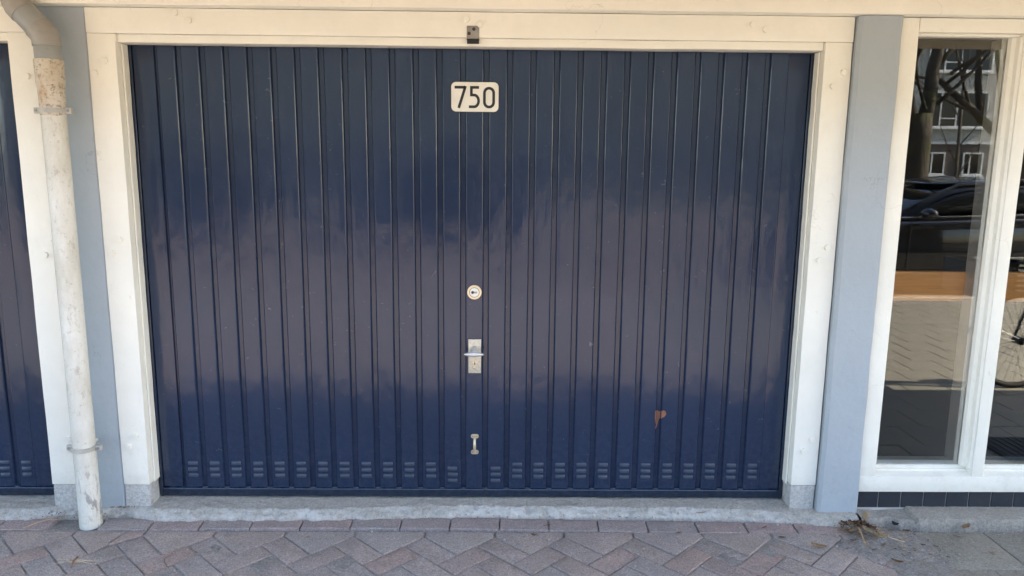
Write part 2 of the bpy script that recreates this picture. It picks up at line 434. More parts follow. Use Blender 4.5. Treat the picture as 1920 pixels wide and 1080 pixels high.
# bishop's-mitre bricks filling the sawtooth edge
T = -.2405+.012; hp = L0*math.sqrt(2)/2
mit = [(-hp+.004, 0), (hp-.004, 0), (hp-.004, -.036), (.0, -.036-hp+.005), (-hp+.004, -.036)]
mit = mit[::-1]
mm = [brick_me(0, 0, M_bgrey, 30+i, poly=mit) for i in range(4)]
for m in range(-6, 7):
    x = AX+m*2*hp+hp
    if x > 1.86: continue
    if abs(x+1.534) < .05:
        pa = [(-hp+.004, 0), (hp*.40, 0), (hp*.22, -.112), (0, -.036-hp+.005), (-hp+.004, -.036)][::-1]
        pb = [(hp*.48, 0), (hp-.004, 0), (hp-.004, -.03), (hp*.30, -.108)][::-1]
        inst('mitre_brick', brick_me(0, 0, M_bred, 50, poly=pa), pave, (x, AY+.036, 0)); inst('brick_offcut', brick_me(0, 0, M_bred, 51, poly=pb), pave, (x, AY+.036, .001)); continue
    inst('mitre_brick', random.choice(mm), pave, (x, AY+.036, random.uniform(-.002, .0015)))
me_e = [brick_me(.2165-J, .098, M_bedge, 60+i) for i in range(5)]
# edging row against the threshold
def edge_y(x):
    t = [(-2.4, -.19), (-1.4, -.188), (-.67, -.170), (.0, -.172), (.73, -.190), (1.19, -.200), (1.45, -.212), (1.9, -.225)]
    for (a, ya), (b, yb) in zip(t, t[1:]):
        if a <= x <= b: return ya+(yb-ya)*(x-a)/(b-a)
    return t[0][1] if x < 0 else t[-1][1]
for i in range(-10, 11):
    x = -.633+i*.2165+.2165*0
    if -1.73 < x < -1.55: continue
    y = edge_y(x)
    if x > 1.62: continue
    inst('edging_brick', random.choice(me_e), pave, (x, y+.002, .000+random.uniform(-.0015, .0015)), (R(random.uniform(0, 2.0)), 0, math.atan2(edge_y(x+.1)-edge_y(x-.1), .2)+random.uniform(-.008, .008)))
inst('edging_brick', brick_me(.10, .10, M_bedge, 77), pave, (-1.552, edge_y(-1.5)+.004, .0))
for f in far.faces: f.smooth = False
me = bpy.data.meshes.new('far_bricks'); far.to_mesh(me); far.free(); me.materials.append(M_bgrey)
o = bpy.data.objects.new('paving_bricks', me); COL.objects.link(o); o.parent = pave; o['kind'] = 'stuff'
# ragged sand in the joints and over the broken corner
def sandpatch(name, x0, x1, y0, y1, fn, mat, nx=150, ny=70):
    bm = bmesh.new(); g = [[bm.verts.new((x0+(x1-x0)*i/nx, y0+(y1-y0)*j/ny, fn(x0+(x1-x0)*i/nx, y0+(y1-y0)*j/ny))) for j in range(ny+1)] for i in range(nx+1)]
    for i in range(nx):
        for j in range(ny): bm.faces.new((g[i][j], g[i+1][j], g[i+1][j+1], g[i][j+1]))
    return put(name, bm, mat, smooth=True)
def h_sand(x, y):
    p = Vector((x*9, y*9, 0)); h = noise.fractal(p, 1., 2., 4)*.0035 + noise.noise(Vector((x*60, y*60, 2)))*.0012
    d = max(0, 1-math.hypot((x-1.77)/.25, (y+.30)/.22)); d2 = max(0, 1-math.hypot((x-1.80)/.17, (y+.60)/.22))
    return -.0070+h*1.3+.0030*noise.noise(Vector((x*2.1, y*3.0, 11)))+.020*max(0, d+.35*noise.noise(Vector((x*15, y*15, 7)))-.1)**.9*(1 if d > 0 else 0)+.016*d2**.8
tag(sandpatch('joint_sand', -2.3, 1.95, -.75, -.235, h_sand, M_sand, 520, 64), kind='structure')

# flagstones on the right
flags = tag(empty('flagstone_pavement'), kind='structure')
mf = [brick_me(.3045, .3045, M_slab, 90+i, jit=0) for i in range(4)]
fb = bmesh.new(); tone2 = fb.verts.layers.float.new('tone'); P_ = .308
for r in range(18):
    y = -.382-r*P_+ (0 if r else .0)
    for c in range(0, 24):
        x = 2.095+c*P_-(.155 if r % 2 == 0 else .0)+.147*(0)
        if r % 2 == 0: x = 2.085+c*P_
        else: x = 1.935+c*P_
        if x > 9: continue
        if r < 2 and x < 2.6: inst('flagstone', random.choice(mf), flags, (x, y, random.uniform(-.004, .001)), (R(random.uniform(-.5, .5)), R(random.uniform(-.4, .4)), random.uniform(-.006, .006)))
        else:
            n0 = len(fb.verts); fb.from_mesh(random.choice(mf)); fb.verts.ensure_lookup_table(); zz = random.uniform(-.0007, .0005); rx = random.uniform(-.0015, .0015)
            for v in fb.verts[n0:]: v.co += Vector((x, y, zz+rx*v.co.y))
        if y < -5.3: break
for f in fb.faces: f.smooth = False
o = put('paving_flags', fb, M_slab, flags); o['kind'] = 'stuff'

# concrete threshold (worn, uneven front edge)
def th_front(x):
    t = [(-2.2, -.155), (-1.95, -.150), (-1.75, -.105), (-1.56, -.11), (-1.38, -.158), (-.67, -.146), (-.3, -.125), (.01, -.112), (.35, -.118), (.76, -.118), (1.19, -.132), (1.45, -.158), (1.60, -.19), (1.8, -.19)]
    for (a, ya), (b, yb) in zip(t, t[1:]):
        if a <= x <= b: y = ya+(yb-ya)*(x-a)/(b-a); break
    else: y = -.15
    return y+noise.fractal(Vector((x*14, 0, 5)), 1, 2, 4)*.012
bm = bmesh.new(); nx = 1250; ny = 34; rows = []; mo = bm.verts.layers.float.new('mortar')
for i in range(nx+1):
    x = -3.2+4.92*i/nx; f = th_front(x); led = f+.040+.016*noise.noise(Vector((x*2.2, 0, 8)))+.010*noise.fractal(Vector((x*13, 0, 2)), 1, 2, 4); row = []
    hole = max(0, noise.noise(Vector((x*3.1, 5, 5)))-.05)
    ys = [.25, .03]+[.02+(f-.02)*k/ny for k in range(1, ny+1)]
    for y in ys:
        base = .037-.0035*max(0, (.02-y)/.14); m = 0
        if y < led:
            m = min(1, (led-y)/.006); base -= .0055*m; t = (led-y)/max(.004, led-f); base -= .017*t**1.8
        z = base+(noise.fractal(Vector((x*30, y*30, 9)), 1, 2, 5)*.0036+noise.fractal(Vector((x*7, y*7, 3)), 1, 2, 3)*.0022 if y < .025 else 0)
        if y < led and noise.noise(Vector((x*26, y*34, 1))) > .28: z -= .004; m *= .3
        v = bm.verts.new((x, y, z)); v[mo] = m; row.append(v)
    for yy, zz in ((f-.006, .002), (f-.008, -.05)):
        v = bm.verts.new((x, yy, zz)); v[mo] = .2; row.append(v)
    rows.append(row)
for a, b in zip(rows, rows[1:]):
    for j in range(len(a)-1): bm.faces.new((a[j], b[j], b[j+1], a[j+1]))
bmesh.ops.recalc_face_normals(bm, faces=bm.faces[:])
for f in bm.faces:
    if f.normal.z < 0: f.normal_flip()
tag(put('concrete_threshold', bm, M_thresh, smooth=50), 'worn pale concrete sill under the navy garage doors, with a ragged front edge', 'threshold')

# ================================================================== BUILDING
bld = tag(empty('building_shell', (0, 0, 0)), 'cream fascia beam, porch roof and upper wall above the garages', 'building')
b_ = B(-6, 8, -.145, .3, 2.168, 2.262, .006, 2); put('fascia_beam', wobble(cutz(b_, .12, 0), .0022, 3), M_creamh, bld, smooth=40)
M_soff = flat('painted_soffit', (.80, .68, .47), .7, 0, .2)
put('porch_roof', B(-9, 14, -1.5, .3, 2.265, 2.43, .01, 1), M_soff, bld)
M_uw = flat('upper_wall_render', (.5, .46, .4), .9, 0, .3)
put('upper_wall', B(-9, 14, -.05, .3, 2.435, 9.2), M_uw, bld)
put('back_wall', B(-9, 1.74, .30, .42, -.1, 2.26), M_uw, bld)

# columns
def column(x0, x1, yf, label, ch):
    pr = [(x0, .28), (x0, yf+ch), (x0+ch*.9, yf), (x1-.006, yf), (x1, yf+.006), (x1, .28)]
    bm = extz(pr, -.02, 2.166); cutz(bm, .05); wobble(bm, .0035, 5, (1, .3, 0), x0*3)
    return tag(put('column', bm, M_blue, smooth=35), label, 'column', 'grey-blue painted columns')
column(-1.755, -1.554, -.086, 'grey-blue painted column behind the downpipe, left of the navy garage door', .004)
column(1.556, 1.733, -.122, 'grey-blue painted column between the navy garage door and the window', .014)

# ------------------------------------------------------------------ door frames
bolt_bm = disc((0, 0), .0120, -.0095, .002, 18, .0016)
bolt_me = bpy.data.meshes.new('bolt'); bolt_bm.to_mesh(bolt_me); bolt_bm.free(); bolt_me.materials.append(M_cream)
for p in bolt_me.polygons: p.use_smooth = True
bolt_me.set_sharp_from_angle(angle=R(50))
F = tag(empty('door_frame', (0, 0, 0)), 'cream wooden frame with round bolt heads around the big navy garage door numbered 750', 'door frame')
def frame_post(xa, xb, parent, foot, s):
    b = B(xa, xb, -.090, .012, foot, 2.0665, .005, 2); cutz(b, .06); wobble(b, .0018, 7, (1, .5, 0), s); put('post', b, M_cream, parent, smooth=40)
    b = B(xa+.002, xb-.002, -.088, .012, .02, foot-.0015, .006, 2); cutz(b, .03); wobble(b, .003, 16, (1, .8, .2), s); put('post_foot', b, M_foot, parent, smooth=40)
frame_post(-1.551, -1.437, F, .136, 1); frame_post(1.437, 1.551, F, .146, 2)
b = B(-1.551, 1.551, -.0915, .012, 2.067, 2.166, .004, 2); cutz(b, .1, 0); wobble(b, .0015, 5, (0, .6, .5), 5)
put('lintel', b, M_creamh, F, smooth=40)
b = B(-1.4365, 1.4365, -.076, .0, 2.034, 2.0665, .004, 2); cutz(b, .1, 0); wobble(b, .0015, 6, (0, .5, 1), 8); put('head_stop', b, M_creamh, F, smooth=40)
# the head lining steps down 4 cm below the lintel; side beads close to the door leaf
for s in (-1, 1):
    xa, xb = sorted((s*1.436, s*1.4285)); b = B(xa, xb, -.052, -.006, .137, 2.033, .002); cutz(b, .05); wobble(b, .0018, 12, (1, .4, 0), s)
    put('side_bead', b, M_cream, F)
for x, z in [(-1.188, 2.148), (-1.135, 2.118), (-1.486, 1.959), (-1.527, 1.909), (-1.481, 1.234), (-1.519, 1.178), (-1.48, .366), (-1.514, .314),
             (-.025, 2.137), (.031, 2.117), (1.134, 2.129), (1.187, 2.112), (1.52, 1.948), (1.48, 1.892), (1.513, 1.226), (1.481, 1.171), (1.515, .367), (1.481, .312)]:
    inst('bolt', bolt_me, F, (x, -.0905 if z < 2.1 else -.092, z), (0, random.uniform(0, 3), 0))
# lock catch on the lintel
b = B(-.0225, .0275, -.0955, -.092, 2.062, 2.112, .001); ct = put('lock_catch', b, M_zinc, F, label='grey metal catch plate with two screws and a dark slot')
b = B(-.0225, .0275, -.0955, -.079, 2.058, 2.0615); put('slot', b, M_black, ct)
b = B(-.0215, .0265, -.0955, -.0785, 2.044, 2.0578, 0); put('slot', b, M_black, ct)
for x, z in ((.006, 2.099), (-.013, 2.082)): put('screw', disc((x, z), .0068, -.0975, -.0955, 12, .0015), flat('dark_screw', (.07, .05, .04), .6, .5), ct, smooth=40)

F2 = tag(empty('door_frame', (0, 0, 0)), 'cream frame of the neighbouring garage door at the far left edge, behind the downpipe', 'door frame')
frame_post(-1.868, -1.757, F2, .136, 3)
b = B(-4.9, -1.757, -.0915, .012, 2.067, 2.166, .004, 2); put('lintel', b, M_creamh, F2, smooth=40)
b = B(-4.9, -1.869, -.076, 0, 2.034, 2.0665, .004, 2); put('head_stop', b, M_creamh, F2, smooth=40)
for x, z in [(-1.8, 1.895), (-1.757-.012, 1.216), (-1.797, 1.166), (-1.772, .353), (-1.785, .305)]: inst('bolt', bolt_me, F2, (x, -.0905, z))

# ------------------------------------------------------------------ garage door
D = tag(empty('garage_door', (.0, 0, .0)), 'large navy ribbed metal garage door numbered 750 with lock, handle and a rust patch', 'garage door', 'navy ribbed garage doors')
PC, PW = .006, .09878
def prof_y(x):
    """front surface of the leaf at x: raised strips with recesses between"""
    k = round((x-PC)/PW)
    if abs(k) > 13: return 0
    d = abs(x-PC-k*PW)
    return 0 if d < .037 else (.0120 if d > .0395 else .0120*(d-.037)/.0025)
put('backing_sheet', B(-1.335, 1.335, .0120, .016, .08, 2.034), M_navy, D)
pm = []
for v in range(5):
    hw = .0402; pr = [(-hw, .0130), (-hw+.0004, .006), (-.0368, .0016), (-.0352, .0), (-.0342, -.0006), (-.0330, .0001), (-.0310, 0), (-.011, -.0001), (.011, .0), (.0310, 0), (.0330, .0001), (.0342, -.0006), (.0352, .0), (.0368, .0016), (hw-.0004, .006), (hw, .0130)]
    bm = extz(pr, .087, 2.033); cutz(bm, .07)
    for q in bm.verts:
        if q.co.y < .001: q.co.y += noise.noise(Vector((q.co.x*5+v*9, v*3.3, q.co.z*2.3)))*.0007
        q.co.x += noise.noise(Vector((v*5.1, 0, q.co.z*1.7)))*.0007
    me = bpy.data.meshes.new('panel'); bm.to_mesh(me); bm.free(); me.materials.append(M_navy)
    for p in me.polygons: p.use_smooth = True
    me.set_sharp_from_angle(angle=R(38)); pm.append(me)
for k in range(-13, 14): inst('panel', pm[k % 5], D, (PC+k*PW, 0, 0), (0, 0, R(random.uniform(-.35, .35))))
# side panels: flat sheet with one fold, then the edge tube
for s in (-1, 1):
    x0, x1 = s*(1.322-.0065*s), s*1.4145
    xs = sorted((x0, x1)); b = B(xs[0], xs[1], .0018, .012, .087, 2.033, .0012, 2); put('side_panel', cutz(b, .1), M_navy, D, smooth=40)
    xs = sorted((s*1.4185, s*1.4335)); b = B(xs[0], xs[1], -.004, .02, .042, 2.035, .004, 3); put('edge_rail', b, M_navyd, D, smooth=40)
    # rolled seam either side of the recess next to it
put('seal_strip', B(-1.4336, 1.4336, .0165, .03, .043, 2.04), M_black, D)
b = extx([(.012, .0865), (-.0065, .0835), (-.0085, .080), (-.0065, .077), (-.0065, .050), (-.004, .046), (.012, .046)], -1.418, 1.418)
for k in range(-13, 13):
    t = bmesh.new(); bmesh.ops.create_uvsphere(t, u_segments=12, v_segments=8, radius=1)
    for v in t.verts: v.co = Vector((PC+(k+.5)*PW+v.co.x*.0145, .003+v.co.y*.010, .0855+v.co.z*.0065))
    join(b, t)
put('bottom_rail', b, M_navyd, D, smooth=40)
put('top_rail', B(-1.418, 1.418, .0005, .012, 2.0335, 2.042), M_navyd, D)
# louvres
t = bmesh.new(); w0, n_ = .0225, 10; prof = [(.001, .0098), (-.0022, .0092), (-.0052, .006), (-.0068, .001), (-.0070, -.005), (-.0062, -.0078), (-.003, -.0082), (.001, -.0082)]
xs = [(-w0, .0), (-w0+.002, .55), (-w0+.006, 1), (w0-.006, 1), (w0-.002, .55), (w0, .0)]; rings = []
for x, k in xs: rings.append([t.verts.new((x, .001+(y-.001)*max(k, .08), z*(.78+.22*k))) for y, z in prof])
for a, b in zip(rings, rings[1:]):
    for j in range(len(prof)-1): t.faces.new((a[j], b[j], b[j+1], a[j+1]))
t.faces.new(rings[0]); t.faces.new(rings[-1][::-1]); bmesh.ops.recalc_face_normals(t, faces=t.faces[:])
lme = bpy.data.meshes.new('louvre'); t.to_mesh(lme); t.free(); lme.materials.append(M_louv)
for p in lme.polygons: p.use_smooth = True
lme.set_sharp_from_angle(angle=R(55))
sme = bpy.data.meshes.new('louvre_slot'); t = B(-.0215, .0215, -.0016, .0005, -.0135, -.0088); t.to_mesh(sme); t.free(); sme.materials.append(M_black)
for k in range(-13, 14):
    if k == 0: continue
    z0 = .182 if abs(k) == 1 else .2025
    for j in range(3):
        jx = random.uniform(-.001, .001); o = inst('louvre', lme, D, (PC+k*PW+jx, -.0003, z0-j*.0293+random.uniform(-.0006, .0006)), (0, R(random.uniform(-1.2, 1.2)), 0))
# rivets down the two jointing recesses
b = bmesh.new()
for xk in (-1.5, 1.5):
    for i in range(34):
        t = bmesh.new(); bmesh.ops.create_uvsphere(t, u_segments=8, v_segments=5, radius=1); z = .14+i*.056+random.uniform(-.004, .004)
        for v in t.verts: v.co = Vector((PC+xk*PW+v.co.x*.0022, .0120+v.co.y*.0016, z+v.co.z*.0022))
        join(b, t)
o = put('rivets', b, M_navyd, D, smooth='all'); o['kind'] = 'stuff'
# rust patch where the paint has flaked off
def inside(p, poly):
    c = False; j = len(poly)-1
    for i in range(len(poly)):
        if (poly[i][1] > p[1]) != (poly[j][1] > p[1]) and p[0] < (poly[j][0]-poly[i][0])*(p[1]-poly[i][1])/(poly[j][1]-poly[i][1])+poly[i][0]: c = not c
        j = i
    return c
rp = [(.829, .462), (.834, .466), (.842, .460), (.850, .456), (.858, .463), (.868, .466), (.877, .460), (.879, .447), (.872, .436), (.862, .430), (.856, .424), (.850, .421), (.846, .405), (.841, .385), (.836, .371), (.832, .378), (.833, .40), (.829, .425), (.828, .445)]
b = bmesh.new(); st = .0012; G = {}
def gv(i, j):
    if (i, j) not in G:
        x = .82+i*st; z = .36+j*st; G[i, j] = b.verts.new((x, prof_y(x)-.0011-noise.noise(Vector((x*300, z*300, 0)))*.0003, z))
    return G[i, j]
for i in range(56):
    for j in range(98):
        if inside((.82+(i+.5)*st, .36+(j+.5)*st), rp): b.faces.new((gv(i, j), gv(i+1, j), gv(i+1, j+1), gv(i, j+1)))
put('rust_patch', b, M_primer, D, label='orange brown patch of flaked paint on the lower right')

# navy copy for the neighbour, before the centre door gets its own fittings
D2 = copy_tree(D, None, skip=('rust_patch',)); D2.location = (-3.322, 0, 0)
tag(D2, 'navy ribbed garage door cut off by the left edge, beyond the downpipe', 'garage door')

# house number
def stroke(pts, wd, y0, y1, bm, closed=False):
    n = len(pts); P2 = [Vector(p) for p in pts]; Lf, Rt = [], []
    for i in range(n):
        if closed: a, b = P2[i-1], P2[(i+1) % n]; d1 = (P2[i]-a).normalized(); d2 = (b-P2[i]).normalized()
        else: d1 = (P2[i]-P2[i-1]).normalized() if i else (P2[1]-P2[0]).normalized(); d2 = (P2[i+1]-P2[i]).normalized() if i < n-1 else d1
        n1 = Vector((-d1.y, d1.x)); n2 = Vector((-d2.y, d2.x)); mi = (n1+n2); mi = mi.normalized() if mi.length > 1e-6 else n1; k = wd/2/max(.35, mi.dot(n1))
        Lf.append(P2[i]+mi*k); Rt.append(P2[i]-mi*k)
    rng = range(n if closed else n-1); vs_ = [[bm.verts.new((q.x, y, q.y)) for q in s] for s in (Lf, Rt) for y in (y0, y1)]
    for i in rng:
        j = (i+1) % n; lf0, lf1, rt0, rt1 = vs_
        bm.faces.new((lf0[i], lf0[j], rt0[j], rt0[i])); bm.faces.new((lf0[i], lf1[i], lf1[j], lf0[j])); bm.faces.new((rt0[i], rt0[j], rt1[j], rt1[i]))
    bmesh.ops.recalc_face_normals(bm, faces=bm.faces[:]); return bm
def rrect(x0, x1, z0, z1, r, n=6):
    o = []
    for cx_, cz, a0 in ((x1-r, z1-r, 0), (x0+r, z1-r, 90), (x0+r, z0+r, 180), (x1-r, z0+r, 270)):
        for i in range(n+1): a = R(a0+90*i/n); o.append((cx_+r*math.cos(a), cz+r*math.sin(a)))
    return o
put('number_backing', ext(rrect(-.0945, .1095, 1.7775, 1.9035, .021), -.0022, .0), M_black, D)
plate = put('number_plate', ext(rrect(-.092, .107, 1.780, 1.901, .020), -.006, -.0022, None, .0012), M_num, D, smooth=40, label='cream enamel number plate with the black digits 750')
q = .000453
def zx(x, y): return (-.092+(x-322)*q, 1.901-(y-651)*q)
def dig(s, name):
    b = bmesh.new()
    for pts, cl in s: stroke([zx(*p) for p in pts], 25*q, -.0070, -.0061, b, cl)
    put(name, b, M_ink, plate)
dig([([(353, 699), (452, 699)], False), ([(455, 688), (451, 700), (391, 886)], False)], 'digit_seven')
arc = [(536+40*math.sin(R(a)), 821-53*math.cos(R(a))) for a in range(10, 171, 16)]
dig([([(580, 699), (509, 699), (509, 768), (530, 768)]+arc+[(530, 874), (486, 874)], False)], 'digit_five')
z0_ = [(673+43*math.sin(R(a)), 748-43*math.cos(R(a))) for a in range(-90, 91, 15)]+[(673+43*math.cos(R(a)), 832+43*math.sin(R(a))) for a in range(0, 181, 15)]
dig([(z0_, True)], 'digit_zero')
# round cylinder lock
ro = put('lock_rosette', disc((.0065, 1.005), .0315, -.009, 0, 36, .003), M_brass, D, smooth=40, label='round pale brass lock rosette')
put('shadow_ring', disc((.0065, 1.005), .0222, -.0098, -.009, 32), M_black, ro)
put('lock_core', disc((.0065, 1.005), .0203, -.0115, -.0098, 32, .0015), flat('pale_lock_metal', (.70, .72, .68), .35, .4), ro, smooth=40)
put('key_cylinder', ext(rrect(-.005, .0195, 1.001, 1.0095, .004), -.0125, -.0115), M_zinc, ro)
put('keyhole', disc((-.001, 1.0055), .0068, -.0132, -.0125, 18, .001), M_ink, ro)
# handle plate
hp_ = put('lock_plate', B(-.0195, .0365, -.0065, -.0002, .637, .7925, .0015, 2), M_alu, D, smooth=40, label='pitted rectangular metal lock plate with a T handle')
b = tube([(.0085, -.004, .752), (.0085, -.03, .744), (.0085, -.046, .735)], [.013, .0105, .009], 16); kn = put('handle_stem', b, M_steel, hp_, smooth='all')
t = bmesh.new(); bmesh.ops.create_uvsphere(t, u_segments=24, v_segments=14, radius=1)
for v in t.verts: v.co = Vector((.0065+v.co.x*.0445, -.048+v.co.y*.011, .7345+v.co.z*(.0090+.0035*(1-abs(v.co.x)))))
put('handle', t, M_steel, hp_, smooth='all')
b = disc((.0085, .684), .0095, -.0095, -.0065, 20, .001); B(.0035, .0135, -.0095, -.0065, .6605, .684, .001, 1, b)
put('key_cylinder', b, M_brass, hp_, smooth=40); put('keyhole', B(.0072, .0098, -.0102, -.0095, .678, .690), M_ink, hp_)
b = bmesh.new()
for r_ in range(2):
    x = -.0105
    while x < .027: w_ = random.uniform(.001, .003); B(x, x+w_, -.0069, -.0065, .7205-r_*.0085, .724-r_*.0085, 0, 1, b); x += w_+.0012
# pull handle
b = bmesh.new()
for zc in (.338, .262): join(b, ext(rrect(-.0085, .0265, zc-.010, zc+.010, .0095), -.0035, 0, None, .001))
pl = put('pull_handle', b, M_brass, D, smooth=40, label='small pale metal pull handle')
b = tube([(.009, -.003, .334), (.009, -.014, .3285), (.009, -.023, .319), (.009, -.025, .30), (.009, -.023, .281), (.009, -.014, .2715), (.009, -.003, .266)], [.0065, .006, .0058, .0066, .0058, .006, .0065], 12)
put('grip', b, M_brass, pl, smooth='all')
for zc in (.338, .262):
    for sx in (-.0105, .0105): put('screw', disc((.009+sx, zc), .0026, -.0046, -.0034, 10), M_zinc, pl)

# ------------------------------------------------------------------ downpipe
DP = tag(empty('downpipe', (-1.655, -.19, 0)), 'weathered grey-white downpipe with PVC elbows in front of the left column', 'downpipe')
def P(o): o.matrix_parent_inverse = DP.matrix_world.inverted(); return o
DP.matrix_world = Matrix.Translation((-1.655, -.19, 0))
px, py = -1.655, -.185
M_clamp = flat('shaded_clamp', (.50, .48, .43), .5, .1, .2, .3)  # greyer than the pipe so the ring shows, shading put into the colour
def pt(name, pts, rad, mat, seg=28, label=None, cap=True):
    o = put(name, tube(pts, rad, seg, None, cap), mat, DP, smooth=35, label=label); o.location = (1.655, .19, 0); return o
pt('lower_pipe', [(px, py, -.01), (px, py, .02), (px, py, .045), (px, py, .0452), (px, py-.001, .33), (px, py, 1.2), (px, py, 1.752)], [.0462, .0465, .0462, .0448, .0450, .0455, .0455], M_pipe, label='long off-white painted pipe, scuffed near the ground')
pt('sleeve', [(px-.001, py, 1.735), (px, py, 1.76), (px, py, 1.84), (px, py, 1.868), (px, py, 1.945), (px, py, 1.949), (px, py, 1.949), (px, py, 1.93)], [.0462, .047, .0475, .0515, .0525, .0515, .048, .046], M_sleeve, label='stained beige sleeve with rust marks')
pt('collar', [(px, py, 1.935), (px, py, 1.999), (px, py, 2.003)], [.0478, .0478, .046], M_pvc, label='grey pvc spigot')
ax = Vector((-.066, .0, .074)).normalized()
p0 = Vector((px, py, 2.0)); p1 = p0+Vector((-.001, 0, .026)); p2 = p1+Vector((-.024, 0, .040)); p3 = p2+ax*.006
pt('elbow', [p0, p1, (p1+p2)/2+Vector((.003, 0, 0)), p2, p3], [.0515, .0515, .0515, .0515, .052], M_pvc2, label='faded beige lower elbow')
p4 = p3+ax*.080
pt('coupling', [p3-ax*.012, p3, p4], [.0475, .0485, .0485], M_pvc, label='grey coupling between the two elbows')
p5 = p4+ax*.02; p6 = p5+Vector((-.010, 0, .028)); p7 = p6+Vector((-.001, 0, .12))
pt('elbow', [p4-ax*.006, p5, (p5+p6)/2, p6, p7], [.0515, .0515, .0515, .0515, .0515], M_pvc2)
for z in (1.755, .349):
    b = extz([( .0530*math.cos(2*math.pi*i/32)+px, .0530*math.sin(2*math.pi*i/32)+py) for i in range(32)], z-.0095, z+.0095)
    bmesh.ops.bevel(b, geom=[e for e in b.edges if abs(e.verts[0].co.z-e.verts[1].co.z) < 1e-6], offset=.0035, segments=2, affect='EDGES')
    for s in (-1, 1): B(px+s*.060-.0135, px+s*.060+.0135, py-.008, py+.010, z-.0115, z+.0115, .004, 2, b)
    c = put('pipe_clamp', b, M_clamp, DP, smooth=35); c.location = (1.655, .19, 0)
    for s in (-1, 1): put('screw', disc((px+s*.063, z), .0052, py-.0115, py-.008, 12, .001), M_zinc, c, smooth=40)
    put('bracket_arm', B(px-.006, px+.006, py+.03, -.08, z-.006, z+.006), M_pipe, c)

# ------------------------------------------------------------------ window right
WN = tag(empty('shop_window', (0, 0, 0)), 'tall two-pane window with white wooden frame right of the grey-blue column', 'window')
def wf(name, b, ax=2, mat=None, s=0):
    cutz(b, .07, ax); wobble(b, .0012, 8, (1, .5, .6), s); return put(name, b, mat or M_cream, WN, smooth=40)
ZB, ZT = .1945, 2.094
wf('stile', B(1.7355, 1.813, -.098, .0, .1965, 2.165, .004, 2), 2, None, 1)
wf('mullion', B(2.249, 2.302, -.098, -.0, .1965, 2.1085, .004, 2), 2, None, 2)
wf('stile', B(3.30, 3.40, -.098, .0, .1965, 2.165, .004, 2), 2, None, 3)
wf('top_rail', B(1.8135, 3.2995, -.0975, .0, 2.109, 2.165, .004, 2), 0, M_creamh, 4)
wf('mid_rail', B(1.8140, 3.2990, -.0775, -.001, 2.097, 2.1087, .003, 1), 0, M_creamh, 4)
wf('bottom_rail', B(1.7355, 3.40, -.103, .0, .123, .196, .004, 2), 0, M_creamh, 5)
for a, b2 in ((1.8135, 2.2485), (2.3025, 3.2995)):
    # sloping sill ledge with a step, then glazing beads round each pane
    put('sill_ledge', extx([(-.0975, .1962), (-.0975, .1975), (-.060, .206), (-.060, .215), (-.050, .217), (-.050, .229), (-.0435, .2305), (0, .231), (0, .1962)], a, b2), M_creamh, WN)
    put('glazing_bead', extz([(a+.0003, -.070), (a+.012, -.066), (a+.012, -.05), (a+.0165, -.0435), (a+.0165, -.001), (a+.0003, -.001)], .2315, 2.096), M_cream, WN)
    put('glazing_bead', extz([(b2-.0003, -.092), (b2-.012, -.088), (b2-.013, -.066), (b2-.028, -.060), (b2-.030, -.0435), (b2-.030, -.001), (b2-.0003, -.001)], .2315, 2.096), M_cream, WN)
    put('pane', B(a+.0168, b2-.0305, -.040, -.034, .2312, 2.0965), M_glass, WN)
    # dark inner frame behind the glass
    put('inner_frame', B(a+.017, a+.028, -.033, .02, .2315, 2.096), M_cream, WN); put('inner_frame', B(b2-.05, b2-.0325, -.033, .035, .2315, 2.096), M_cream, WN); put('inner_frame', B(a+.029, b2-.051, -.033, .01, .2315, .247), M_cream, WN)
# tiled plinth
TP = tag(empty('tiled_plinth', (0, 0, 0)), 'row of dark blue-grey square tiles with pale joints under the white window', 'plinth')
put('grout_bed', B(1.7345, 3.40, -.0835, .02, .0, .122), M_grout, TP)
tme = []
for v in range(3):
    bt = B(-.0487, .0487, -.006, .0, -.0400, .0370, .0012, 2); me = bpy.data.meshes.new('tile'); bt.to_mesh(me); bt.free(); me.materials.append(M_tile); tme.append(me)
for i in range(16):
    inst('tile', random.choice(tme), TP, (1.7895+i*.1032, -.0838, .0825), (R(random.uniform(-.6, .6)), R(random.uniform(-.3, .3)), R(random.uniform(-.5, .5))))
# kerb strip under the tiles, broken at its left end
bm = bmesh.new(); nx = 300; rows = []
for i in range(nx+1):
    x = 1.735+1.9*i/nx
    fr = -.205+noise.fractal(Vector((x*11, 3, 1)), 1, 2, 4)*.010
    if x < 1.97: fr += .055*min(1, (1.97-x)/.05)*(.75+.5*noise.noise(Vector((x*16, 0, 0))))
    hgt = .043 if x > 1.965 else .027+.005*noise.noise(Vector((x*20, 0, 0)))
    pr = [(-.07, hgt+.006), (fr*.6, hgt), (fr+.006, hgt-.002), (fr, hgt-.010), (fr-.003, .004), (fr-.005, -.03)]
    rows.append([bm.verts.new((x, y, z+noise.fractal(Vector((x*18, y*18, 4)), 1, 2, 4)*.0025)) for y, z in pr])
for a, b in zip(rows, rows[1:]):
    for j in range(5): bm.faces.new((a[j], b[j], b[j+1], a[j+1]))
bmesh.ops.recalc_face_normals(bm, faces=bm.faces[:])
for f in bm.faces:
    if f.normal.z < -.1: f.normal_flip()
tag(put('kerb_strip', bm, M_kerb, smooth=50), 'cracked concrete kerb strip below the dark tiles at lower right', 'kerb')

tag(put('kerb_cavity_shade', extx([(-.150, .001), (-.150, .013), (-.178, .010), (-.176, .001)], 1.875, 1.935), M_black), kind='structure')  # black solid painted in for the shade inside a hole in the kerb
